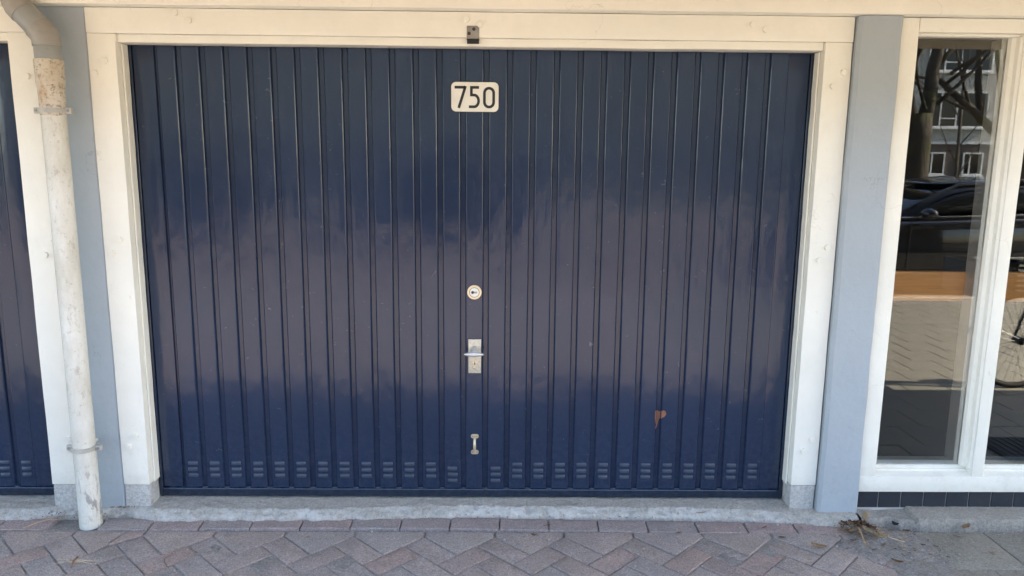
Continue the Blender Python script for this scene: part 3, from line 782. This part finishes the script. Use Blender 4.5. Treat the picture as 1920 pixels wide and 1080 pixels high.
# room behind the window
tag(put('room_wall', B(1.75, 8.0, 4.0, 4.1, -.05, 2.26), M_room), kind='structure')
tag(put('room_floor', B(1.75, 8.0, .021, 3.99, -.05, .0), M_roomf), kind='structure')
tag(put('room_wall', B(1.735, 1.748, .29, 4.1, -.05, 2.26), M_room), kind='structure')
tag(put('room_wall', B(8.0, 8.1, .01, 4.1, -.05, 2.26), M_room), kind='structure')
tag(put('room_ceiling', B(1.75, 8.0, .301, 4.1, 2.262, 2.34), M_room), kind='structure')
tag(put('facade_wall', B(3.401, 9.0, -.06, .1, -.05, 2.166), M_uw), kind='structure')
wb = tag(empty('wooden_board', (0, 0, 0)), 'orange-brown wooden board standing level just behind the window glass', 'board')
b = B(1.752, 3.6, .030, .062, .975, 1.108, .004, 2); put('board', b, M_wood, wb, smooth=40)
for x in (1.80, 3.4): put('leg', B(x, x+.05, .065, .11, .0, 1.08), M_room, wb)

# ================================================================== STREET BEHIND THE CAMERA (seen in the reflections)
# black rubber mat
b = B(2.87, 3.75, -.93, -.60, .004, .018, .003)
for i in range(20): B(2.89+i*.043, 2.905+i*.043, -.915, -.615, .0183, .022, 0, 1, b)
tag(put('doormat', b, flat('black_rubber', (.01, .011, .014), .8, 0, .3)), 'dark ribbed rubber mat lying on the flagstones before the right-hand window', 'doormat')

# bicycle
BK = tag(empty('bicycle', (3.80, -1.95, 0)), 'black bicycle with a slatted front crate, reflected in the right window pane', 'bicycle')
M_tyre = flat('tyre', (.012, .012, .012), .8); M_rim = flat('rim', (.05, .05, .052), .5, .3); M_bk = flat('black_frame', (.015, .015, .017), .3); M_slat = flat('white_slats', (.7, .7, .68), .5); M_crate = flat('grey_crate', (.05, .055, .06), .6)
def wheel(cx_):
    wh = put('wheel', torus((cx_, 0, .35), .312, .007, seg=48, rs=6), M_rim, BK, smooth='all')
    put('tyre', torus((cx_, 0, .35), .331, .019, seg=48, rs=8), M_tyre, wh, smooth='all')
    b = bmesh.new()
    for i in range(28):
        a = 2*math.pi*i/28; a2 = a+(.5 if i % 2 else -.5)
        tube([(cx_+.022*math.cos(a2), (.025 if i % 4 < 2 else -.025), .35+.022*math.sin(a2)), (cx_+.308*math.cos(a), 0, .35+.308*math.sin(a))], .0016, 4, b, False)
    put('spokes', b, M_bk, wh)
    put('hub', tube([(cx_, -.045, .35), (cx_, -.035, .35), (cx_, .035, .35), (cx_, .045, .35)], [.012, .028, .028, .012], 14), M_bk, wh, smooth=40)
    put('mudguard', tube([(cx_+.362*math.cos(R(a)), 0, .35+.362*math.sin(R(a))) for a in range(20, 175, 9)], .012, 6), M_bk, wh, smooth=40)
wheel(0); wheel(1.08)
b = bmesh.new()
for s in (-1, 1): tube([(0, s*.05, .35), (.07, s*.05, .60), (.11, s*.035, .74)], .011, 8, b)
tube([(.10, 0, .72), (.17, 0, .95)], .018, 10, b); tube([(.14, 0, .86), (.30, 0, .60), (.56, 0, .30)], .018, 10, b)
tube([(.16, 0, .92), (.66, 0, .80)], .0, 4, b) if False else None
tube([(.56, 0, .30), (.76, 0, .88)], .016, 10, b)
for s in (-1, 1): tube([(.56, s*.02, .30), (1.08, s*.06, .35)], .010, 8, b); tube([(.71, s*.02, .72), (1.08, s*.06, .35)], .008, 8, b)
put('frame', b, M_bk, BK, smooth=40)
b = tube([(.17, 0, .95), (.19, 0, 1.08)], .012, 8); tube([(.36, -.30, 1.05), (.22, -.26, 1.09), (.19, 0, 1.09), (.22, .26, 1.09), (.36, .30, 1.05)], .011, 8, b); put('handlebar', b, M_bk, BK, smooth=40)
t = bmesh.new(); bmesh.ops.create_uvsphere(t, u_segments=16, v_segments=10, radius=1)
for v in t.verts: v.co = Vector((.78+v.co.x*.14, v.co.y*(.05+.05*max(0, v.co.x)), .95+v.co.z*.035))
put('saddle', t, M_bk, BK, smooth='all')
b = tube([(.56, -.06, .30), (.56, .06, .30)], .075, 20); B(.57, 1.06, -.055, -.035, .27, .40, .02, 2, b); put('chain_guard', b, M_bk, BK, smooth=40)
b = bmesh.new(); B(-.50, .02, -.16, .19, .70, .712, 0, 1, b)
for y in (-.16, .185): B(-.50, .02, y, y+.006, .712, .93, 0, 1, b)
for x in (-.50, .014): B(x, x+.006, -.154, .185, .712, .93, 0, 1, b)
cr = put('crate', b, M_crate, BK)
b = bmesh.new()
for i in range(7): B(-.20, .03, .1915, .1965, .735+i*.034, .748+i*.034, 0, 1, b)
B(-.51, .03, .188, .20, .955, .967, 0, 1, b)
put('crate_slats', b, M_slat, cr)

# parked car
M_chrome = flat('chrome', (.7, .7, .7), .15, 1)
CAR = tag(empty('parked_car', (6.0, -6.85, -.055)), 'black hatchback parked along the kerb, reflected in the left window pane', 'car')
M_car = NT('black_car_paint').fin((.006, .007, .010), .08, None, Coat_Weight=1.0, Coat_Roughness=.03)
M_cg = NT('car_glass').fin((.006, .007, .008), .03, None, IOR=1.5)
def loft(sts, closed_ends=True):
    """stations (x, [(y,z)...]) for one half, mirrored"""
    bm = bmesh.new(); rings = []
    for x, pr in sts: rings.append([bm.verts.new((x, y, z)) for y, z in pr]+[bm.verts.new((x, -y, z)) for y, z in reversed(pr)])
    n = len(rings[0])
    for a, b in zip(rings, rings[1:]):
        for k in range(n): bm.faces.new((a[k], a[(k+1) % n], b[(k+1) % n], b[k]))
    bm.faces.new(rings[0]); bm.faces.new(rings[-1]); bmesh.ops.recalc_face_normals(bm, faces=bm.faces[:]); return bm
def cs(hw, z0, zb, zt): return [(hw*.72, z0), (hw*.96, z0+.06), (hw, z0+.22), (hw*1.0, (z0+zb)/2+.1), (hw*.97, zb-.05), (hw*.90, zt)]
body = loft([(-2.08, cs(.62, .30, .55, .60)), (-2.02, cs(.74, .22, .66, .70)), (-1.8, cs(.83, .18, .78, .80)), (-1.4, cs(.87, .17, .86, .88)), (-1.0, cs(.88, .17, .92, .93)), (-.6, cs(.89, .17, .96, .97)),
             (.4, cs(.89, .17, 1.0, 1.01)), (1.3, cs(.88, .18, 1.03, 1.03)), (1.8, cs(.84, .22, 1.04, 1.02)), (2.0, cs(.76, .28, .98, .96)), (2.06, cs(.66, .34, .80, .80))])
c_ = put('body', body, M_car, CAR, smooth='all'); md = c_.modifiers.new('s', 'SUBSURF'); md.levels = 2; md.render_levels = 2
def g(hw, zb, zt): return [(hw, zb), (hw*.97, zb+(zt-zb)*.4), (hw*.88, zb+(zt-zb)*.85), (hw*.70, zt)]
gh = loft([(-.98, g(.76, .90, .915)), (-.55, g(.79, .93, 1.18)), (-.15, g(.80, .95, 1.39)), (.5, g(.80, .97, 1.44)), (1.1, g(.79, .99, 1.42)), (1.6, g(.76, 1.0, 1.30)), (1.88, g(.72, 1.0, 1.06))])
o = put('windows', gh, M_cg, CAR, smooth='all'); md = o.modifiers.new('s', 'SUBSURF'); md.levels = 2; md.render_levels = 2
rf = loft([(-.28, [(.62, 1.345), (.60, 1.37), (.30, 1.385)]), (.1, [(.70, 1.40), (.66, 1.43), (.33, 1.452)]), (.7, [(.71, 1.42), (.66, 1.452), (.33, 1.47)]), (1.3, [(.68, 1.38), (.63, 1.41), (.31, 1.43)]), (1.62, [(.64, 1.29), (.60, 1.31), (.3, 1.33)])])
o = put('roof', rf, M_car, CAR, smooth='all'); md = o.modifiers.new('s', 'SUBSURF'); md.levels = 2; md.render_levels = 2
for s in (-1, 1):
    b = tube([(-1.02, s*.80, .93), (-.55, s*.80, 1.20), (-.15, s*.735, 1.37), (.5, s*.72, 1.44), (1.2, s*.70, 1.40), (1.65, s*.70, 1.25)], .022, 8)
    tube([(.42, s*.86, .97), (.46, s*.72, 1.42)], .03, 8, b); tube([(-.98, s*.865, .955), (.4, s*.885, 1.0), (1.5, s*.86, 1.04)], .012, 6, b)
    put('window_trim', b, M_car, CAR, smooth='all')
    put('chrome_strip', tube([(-.9, s*.885, .972), (.4, s*.902, 1.015), (1.5, s*.872, 1.052)], .008, 6), M_chrome, CAR); [put('door_seam', tube([(sx, s*.893, .28), (sx, s*.905, .6), (sx+.02, s*.893, .98)], .006, 5), M_black, CAR) for sx in (-.78, .46, 1.25)]
    t = bmesh.new(); bmesh.ops.create_uvsphere(t, u_segments=16, v_segments=10, radius=1)
    for v in t.verts: v.co = Vector((-.62+v.co.x*.09, s*1.0+v.co.y*.12, 1.03+v.co.z*.07))
    put('door_mirror', t, M_car, CAR, smooth='all')
    for hx in (.22, 1.12): put('door_handle', tube([(hx-.09, s*.885, .865), (hx, s*.915, .87), (hx+.09, s*.885, .87)], .013, 8), M_chrome if hx < 1 else M_car, CAR, smooth='all')
    for wx in (-1.32, 1.28):
        b = tube([(wx, s*.66, .315), (wx, s*.70, .315), (wx, s*.86, .315), (wx, s*.875, .315)], [.28, .315, .315, .28], 32); wh = put('wheel', b, M_tyre, CAR, smooth=35)
        put('rim', tube([(wx, s*.80, .315), (wx, s*.882, .315)], [.21, .20], 10), M_rim, wh)
    put('headlight', tube([(-1.98, s*.55, .66), (-1.93, s*.70, .67), (-1.75, s*.80, .70)], .05, 8), M_chrome, CAR, smooth='all')
CAR.location.x = 5.93

for cx_, lb in ((-6.6, 'black hatchback added across the road to darken the door reflection, further left'), (-1.4, 'black hatchback added across the road to darken the door reflection, opposite the navy door')):  # extra cars, added to darken the upper part of the door's reflection
    c_ = copy_tree(CAR); c_.location = (cx_, -12.3, -.055); tag(c_, lb, 'car', 'cars parked on the road')
tag(CAR, group='cars parked on the road')

# trees
def bark():
    n = NT('bark'); base = n.mix(n.ramp(n.noise(9, 6, .75, (1, 1, .35)), .35, .68), (.05, .043, .034), (.115, .10, .075))
    base = n.mix(n.ramp(n.noise(2.5, 4), .55, .68), base, (.09, .10, .03))
    return n.fin(base, .95, n.bump(n.noise(22, 5, .7, (1, 1, .3)), 1, .03))
M_bark = bark()
def limb(p, d, r, ln, depth, bm, rnd, spread=.75, seg=7, upb=.12):
    pts = [p.copy()]; n = 5; rad = [r]
    for i in range(n):
        d = (d+Vector((rnd.uniform(-1, 1), rnd.uniform(-1, 1), rnd.uniform(-.4, 1)*.6+upb))*.13).normalized(); p = p+d*ln/n; pts.append(p.copy()); rad.append(r*(1-.42*(i+1)/n))
    tube(pts, rad, max(4, seg), bm)
    if depth <= 0: return
    for k in range(rnd.choice((2, 3, 3))):
        i = rnd.choice((2, 3, 4, 5)) if k else 5; i = min(i, n)
        a = rnd.uniform(0, 6.283); u = d.orthogonal().normalized(); q = Matrix.Rotation(a, 3, d) @ u
        nd = (d+q*spread*rnd.uniform(.55, 1.1)).normalized(); limb(pts[i], nd, rad[i]*rnd.uniform(.42, .68), ln*rnd.uniform(.62, .85), depth-1, bm, rnd, spread, seg-1, upb)
def tree(x, y, label, trunk, limbs, seed, depth=6):
    rnd = random.Random(seed); T_ = tag(empty('street_tree', (x, y, -.06)), label, 'tree', 'bare street trees')
    b = tube([Vector(p) for p, r in trunk], [r for p, r in trunk], 18); wobble(b, .03, 3, (1, 1, 0), seed); put('trunk', b, M_bark, T_, smooth='all')
    b = bmesh.new()
    for (p, d, r, ln) in limbs: limb(Vector(p), Vector(d).normalized(), r, ln, depth, b, rnd)
    put('crown', b, M_bark, T_, smooth='all')
tree(7.10, -9.5, 'bare street tree with a thick forked mossy trunk behind the black car', [((0, 0, -.05), .30), ((0, 0, .3), .24), ((.0, 0, 1.2), .20), ((-.02, 0, 2.1), .20), ((-.02, 0, 2.45), .17)],
     [((.03, 0, 2.2), (.30, .0, 1), .125, 2.4), ((-.1, 0, 2.2), (-.38, .1, 1), .10, 2.2), ((.22, .02, 2.6), (.9, .25, 1), .035, 1.5), ((.3, .02, 2.9), (1, .1, .8), .03, 1.5), ((.1, .02, 2.4), (-.6, .3, 1), .03, 1.2), ((.4, .02, 3.1), (.7, .3, .6), .03, 1.4)], 4)
tree(6.15, -9.0, 'bare street tree with a dark straight trunk, left of the forked one', [((0, 0, -.05), .32), ((0, 0, .3), .26), ((0, 0, 1.5), .24), ((.05, 0, 3.0), .22), ((.05, 0, 3.6), .20)],
     [((.05, 0, 3.4), (.5, .1, 1), .14, 2.2), ((.05, 0, 3.4), (-.5, -.2, 1), .14, 2.2)], 9)
tree(9.6, -10.2, 'bare street tree leaning left with long dark branches', [((0, 0, -.05), .26), ((0, 0, .3), .22), ((-.05, 0, 1.5), .18), ((-.25, 0, 1.9), .16)],
     [((-.25, 0, 1.8), (-1, .15, .62), .095, 2.1), ((-.6, .1, 2.05), (-.4, .2, 1), .035, 1.5), ((-.9, .1, 2.25), (.1, .2, 1), .035, 1.4), ((-1.3, .1, 2.5), (-.6, .2, .9), .03, 1.3), ((-.4, .1, 1.95), (-.1, .3, 1), .035, 1.6), ((-.1, 0, 1.8), (.4, 0, 1), .12, 2.2), ((-1.1, .1, 2.35), (-.35, 0, 1), .07, 1.7), ((-.7, .1, 2.1), (-.1, .1, 1), .06, 1.7)], 21)
tree(9.9, -13.0, 'thin pale young street tree in front of the brick base', [((0, 0, -.05), .05), ((0, 0, 1.5), .04), ((-.05, 0, 3.2), .03)],
     [((0, 0, 1.3), (.6, 0, 1), .016, .8), ((0, 0, 1.6), (-.7, 0, 1), .016, .9), ((0, 0, 2.0), (.6, .2, 1), .015, .9), ((-.02, 0, 2.5), (-.6, .2, 1), .015, .9), ((-.05, 0, 3.1), (0, 0, 1), .02, 1.2)], 33, 3)
tree(-5.5, -12.0, 'bare street tree across the road to the left', [((0, 0, -.05), .3), ((0, 0, 1.2), .22), ((0, 0, 2.6), .19)], [((0, 0, 2.5), (.4, .1, 1), .14, 2.4), ((0, 0, 2.5), (-.5, .1, 1), .13, 2.4)], 41, 4)

# apartment block opposite
AP = tag(empty('apartment_block', (0, -34, 0)), 'cream apartment block with dark brick base and white windows across the street', 'building')
M_apw = flat('pale_render', (.46, .44, .39), .9, 0, .2); M_wf = flat('white_window_frame', (.75, .75, .73), .5)
def brickwall():
    n = NT('dark_brickwork'); bt = n.n('ShaderNodeTexBrick', i_Scale=4.5, i_Mortar_Size=.012, i_Color1=(.11, .080, .066, 1), i_Color2=(.08, .060, .050, 1), i_Mortar=(.2, .18, .16, 1))
    c = n.n('ShaderNodeCombineXYZ'); s_ = n.n('ShaderNodeSeparateXYZ'); n.l(n.P(), s_.inputs[0]); n.l(s_.outputs[0], c.inputs[0]); n.l(s_.outputs[2], c.inputs[1]); n.l(c.outputs[0], bt.inputs[0])
    return n.fin(bt.outputs[0], .9)
put('brick_base', B(-30, 50, -8, -.02, -.1, 2.5), brickwall(), AP)
put('upper_wall', B(-30, 50, -8, 0, 2.502, 11.0), M_apw, AP)
put('roof', B(-30.3, 50.3, -8.3, .35, 11.0, 11.25), M_black, AP)
put('string_course', B(-30, 50, .001, .05, 2.50, 2.62), M_wf, AP)
def win_me(w_, h_, bars, tr):
    b = bmesh.new(); f = .07
    B(0, w_, 0, .09, 0, f, 0, 1, b); B(0, w_, 0, .09, h_-f, h_, 0, 1, b); B(0, f, 0, .09, f, h_-f, 0, 1, b); B(w_-f, w_, 0, .09, f, h_-f, 0, 1, b)
    for x in bars: B(x-f/2, x+f/2, 0, .08, f, h_-f, 0, 1, b)
    if tr: B(bars[0]+f/2, bars[1]-f/2, 0, .08, .40, .46, 0, 1, b)
    B(-.05, w_+.05, 0, .16, -.09, -.005, 0, 1, b)
    m1 = bpy.data.meshes.new('window'); b.to_mesh(m1); b.free(); m1.materials.append(M_wf)
    b = B(f, w_-f, .01, .03, f, h_-f); m2 = bpy.data.meshes.new('pane'); b.to_mesh(m2); b.free(); m2.materials.append(M_cg); return m1, m2
wA = win_me(3.15, 1.7, (.82, 1.62), True); wB = win_me(1.0, 1.1, (.35,), False)
for i in range(-9, 6):
    x0 = 20.65+i*5.2
    for z in (3.3, 5.95, 8.6): o = inst('window', wA[0], AP, (x0, .002, z)); inst('pane', wA[1], o, (0, 0, 0))
    for dx in (.3, 2.19): o = inst('window', wB[0], AP, (x0+dx, -.018, 1.0)); inst('pane', wB[1], o, (0, 0, 0))

# ================================================================== LITTER
def leafmat(name, c):
    n = NT(name); return n.fin(n.mix(n.ramp(n.noise(60, 4), .3, .7), c, tuple(x*.6 for x in c)), .8)
LM = [leafmat('dry_leaf_tan', (.52, .34, .19)), leafmat('dry_leaf_rust', (.30, .145, .07)), leafmat('dry_leaf_pale', (.66, .52, .33)), leafmat('dry_leaf_brown', (.20, .12, .07))]
def leaf_bm(ln, wd, curl, seed):
    rnd = random.Random(seed); bm = bmesh.new(); n = 9; rows = []
    for i in range(n+1):
        t = i/n; ww = wd*math.sin(math.pi*min(1, t*1.02+.0))**.8*(1+.18*rnd.uniform(-1, 1))*(1 if t < .98 else .3)+.0004; c = curl*(t-.5)**2*4
        rows.append([bm.verts.new(((t-.5)*ln, s*ww/2, c*ln*.25+abs(s)*curl*wd*.55+rnd.uniform(-.0006, .0006))) for s in (-1, -.5, 0, .5, 1)])
    for a, b in zip(rows, rows[1:]):
        for k in range(4): bm.faces.new((a[k], b[k], b[k+1], a[k+1]))
    r = bmesh.ops.solidify(bm, geom=bm.faces[:], thickness=.0005); return bm
def leaf(x, y, z, ln, wd, curl, mat, rz, label, grp='dry leaves on the paving', tilt=0):
    o = put('dry_leaf', leaf_bm(ln, wd, curl, int(abs(x*1000+y*777))), mat, smooth='all'); o.location = (x, y, z); o.rotation_euler = (tilt, 0, rz)
    return tag(o, label, 'leaf', grp)
leaf(1.452, -.385, .009, .062, .026, .5, LM[0], -.5, 'tan dry leaf lying alone on the paving below the right door post')
leaf(2.165, -.225, .012, .045, .024, .8, LM[0], .35, 'curled tan leaf leaning on the kerb strip below the tiles')
leaf(2.095, -.285, .004, .040, .010, .3, LM[3], -.6, 'thin brown leaf on the flagstone near the kerb strip')
leaf(2.155, -.42, .004, .022, .012, .3, LM[0], -.3, 'small tan leaf in the middle of the right-hand flagstone')
leaf(2.36, -.36, .006, .05, .024, .6, LM[1], 1.1, 'rusty curled leaf on the flagstone at the right edge')
leaf(1.90, -.235, .004, .04, .012, .3, LM[1], .1, 'narrow rust leaf against the end of the kerb strip')
leaf(.335, -.205, .009, .036, .008, .3, LM[1], .35, 'small brown leaf on the edging bricks below the pull handle')
leaf(.27, -.288, .006, .022, .012, .6, LM[1], -.3, 'small rust leaf at a mitre brick point right of centre')
leaf(-.68, -.31, .006, .018, .009, .4, LM[0], 0, 'tiny tan leaf on a mitre brick left of centre')
leaf(1.03, -.118, .026, .05, .008, .3, LM[0], .2, 'thin dry leaf on the edge of the concrete threshold, right of centre')
leaf(.9, -.262, .006, .026, .009, .4, LM[1], .1, 'small brown leaf on a mitre brick below the rust patch')
leaf(1.72, -.50, .010, .045, .016, .5, LM[1], -.6, 'rust leaf in front of the heap of debris')
leaf(1.33, -.30, .006, .03, .010, .4, LM[3], -.2, 'dark thin leaf on the bricks below the right post')
leaf(1.28, -.225, .012, .03, .010, .4, LM[1], .5, 'small rust leaf on the edging row below the right post')
# heap of leaves and twigs at the foot of the right column
HP = tag(empty('debris_heap', (1.70, -.235, .008)), 'heap of dry leaves, stalks and twigs at the foot of the right column', 'leaf litter')
hp_r = random.Random(5)
for i in range(120):
    a = hp_r.uniform(0, 6.28); rr = hp_r.random()**.75; x = .085*rr*math.cos(a)-.01; y = .060*rr*math.sin(a); hh = .032*max(0, 1-rr)
    if i < 62:
        o = put('leaf', leaf_bm(hp_r.uniform(.014, .034), hp_r.uniform(.007, .018), hp_r.uniform(.2, 1), i), hp_r.choice([LM[0], LM[1], LM[3], LM[3]]), HP, smooth='all'); o.location = (x, y, hh+hp_r.uniform(.001, .006)); o.rotation_euler = (hp_r.uniform(-.7, .7), hp_r.uniform(-.5, .5), hp_r.uniform(0, 6.28))
    else:
        ln = hp_r.uniform(.018, .045); b = tube([(-ln/2, 0, 0), (0, hp_r.uniform(-.004, .004), .001), (ln/2, 0, 0)], hp_r.uniform(.0006, .0012), 5); o = put('twig', b, hp_r.choice([LM[3], LM[0], LM[3]]), HP); o.location = (x*1.3, y*1.3, hh+.002); o.rotation_euler = (0, hp_r.uniform(-.2, .2), hp_r.uniform(0, 6.28))
o = put('leaf', leaf_bm(.052, .026, .4, 101), LM[2], HP, smooth='all'); o.location = (.035, .040, .042); o.rotation_euler = (.3, 1.35, 1.45)
for dx, dy, rz, ln in ((.000, -.045, -1.2, .055), (.020, -.070, -1.0, .060), (.030, -.095, -.8, .050), (.050, -.085, -.5, .045)):
    o = put('leaf', leaf_bm(ln, .022, .6, int(dx*1000)), LM[2], HP, smooth='all'); o.location = (dx, dy, .018); o.rotation_euler = (hp_r.uniform(-.5, .6), .1, rz)
put('stalk', tube([(-.02, .0, .026), (-.035, -.07, .022), (-.05, -.145, .008)], [.0022, .0026, .0022], 7), LM[0], HP, smooth='all')
put('stalk', tube([(.04, -.06, .02), (.08, -.10, .016), (.13, -.12, .008)], [.0024, .002, .0015], 7), LM[2], HP, smooth='all')
for i in range(60):      # thin scatter of scraps around the heap
    x, y = hp_r.gauss(.05, .13), hp_r.gauss(-.09, .08)
    if y > .04: continue
    o = put('scrap', leaf_bm(hp_r.uniform(.010, .026), hp_r.uniform(.004, .010), .5, 200+i), hp_r.choice([LM[0], LM[1], LM[3], LM[2]]), HP, smooth='all'); o.location = (x, y, max(.0, h_sand(1.70+x, -.235+y))-.004); o.rotation_euler = (hp_r.uniform(-.3, .3), 0, hp_r.uniform(0, 6.28))
# small twig cluster on the left bricks
T2 = tag(empty('twig_cluster', (-1.545, -.515, .004)), 'star of dry straw and a brown stalk on the bricks at lower left', 'twigs')
for a, ln in ((.15, .10), (-.25, .08), (2.7, .09), (3.4, .07), (.6, .05), (1.3, .03)): o = put('straw', tube([(0, 0, .004), (ln/2*math.cos(a), ln/2*math.sin(a)*.6, .008), (ln*math.cos(a), ln*math.sin(a)*.6, .003)], .0011, 5), LM[2], T2)
put('stalk', tube([(-.004, .035, .008), (.0, 0, .010), (.012, -.04, .003)], [.003, .0045, .002], 6), LM[1], T2, smooth='all')
T3 = tag(empty('twig', (-1.86, -.20, .008)), 'thin dry twig left of the downpipe foot', 'twig')
put('stem', tube([(-.05, -.05, .004), (0, 0, .010), (.05, .05, .008), (.09, .06, .006)], .0016, 5), LM[0], T3)
put('stem', tube([(.0, .0, .010), (.03, .01, .012), (.09, .02, .006)], .0012, 5), LM[0], T3)
tag(put('twig', tube([(-1.19, -.44, .004), (-1.205, -.48, .006), (-1.195, -.51, .006), (-1.16, -.55, .004)], [.001, .0018, .0022, .0012], 5), LM[3]), 'dark curved twig on the bricks at lower left of centre', 'twig')
# grit: pebbles and crumbs nobody could count
rg = random.Random(3); GV, GF = [], []
t = bmesh.new(); bmesh.ops.create_icosphere(t, subdivisions=1, radius=1); tv = [v.co.copy() for v in t.verts]; tf = [[v.index for v in f.verts] for f in t.faces]; t.free()
def pebble(x, y, z, s):
    k = Vector((rg.uniform(.7, 1.3), rg.uniform(.7, 1.3), rg.uniform(.4, .7)))*s; a = rg.uniform(0, 3); n0 = len(GV)
    for c in tv: c = c*rg.uniform(.8, 1.1); GV.append((x+(c.x*math.cos(a)-c.y*math.sin(a))*k.x, y+(c.x*math.sin(a)+c.y*math.cos(a))*k.y, z+c.z*k.z))
    GF.extend([[q+n0 for q in f] for f in tf])
for i in range(5200):
    if i < 900: x = rg.gauss(1.78, .12); y = rg.gauss(-.36, .11)
    elif i < 1700: x = rg.uniform(-2.2, 1.75); y = th_front(x)-abs(rg.gauss(0, .012))
    else: x = rg.uniform(-2.2, 2.5); y = -.12-abs(rg.gauss(0, .28))
    if y > -.10 or y < -.72 or (x > 1.80 and y > -.215): continue
    zz = max(.0005, h_sand(x, y)) if x < 1.95 and y < -.235 else .001
    pebble(x, y, zz+.0006, rg.uniform(.0008, .0021) if rg.random() < .965 else rg.uniform(.0025, .0055))
me = bpy.data.meshes.new('grit'); me.from_pydata(GV, [], GF); gm = flat('pale_grit', (.50, .48, .46), .9, 0, 0, .6); me.materials.append(gm)
tag_o = bpy.data.objects.new('grit', me); COL.objects.link(tag_o); tag(tag_o, kind='stuff')
b = bmesh.new()
for i in range(240):
    j = rg.random(); x = rg.gauss(-1.57, .03) if j < .2 else (rg.gauss(-1.85, .12) if j < .4 else (rg.gauss(1.72, .10) if j < .8 else rg.uniform(-1.4, 1.5)))
    y = -.098+rg.uniform(-.015, .006) if j < .2 else (rg.gauss(-.13, .02) if j < .4 else (rg.gauss(-.27, .09) if j < .8 else th_front(x)+rg.gauss(-.005, .01)))
    z = .034 if j < .2 else (.018 if j < .4 else .008)
    s = rg.uniform(.003, .009); a = rg.uniform(0, 3.1); dx, dy = s*math.cos(a), s*math.sin(a)
    vs_ = [b.verts.new((x-dx, y-dy, z)), b.verts.new((x+dy*.3, y-dx*.3, z+.003)), b.verts.new((x+dx, y+dy, z+.001)), b.verts.new((x-dy*.3, y+dx*.3, z+.004))]; b.faces.new(vs_)
tag(put('leaf_crumbs', b, LM[3]), kind='stuff')
print('bricks', nb)
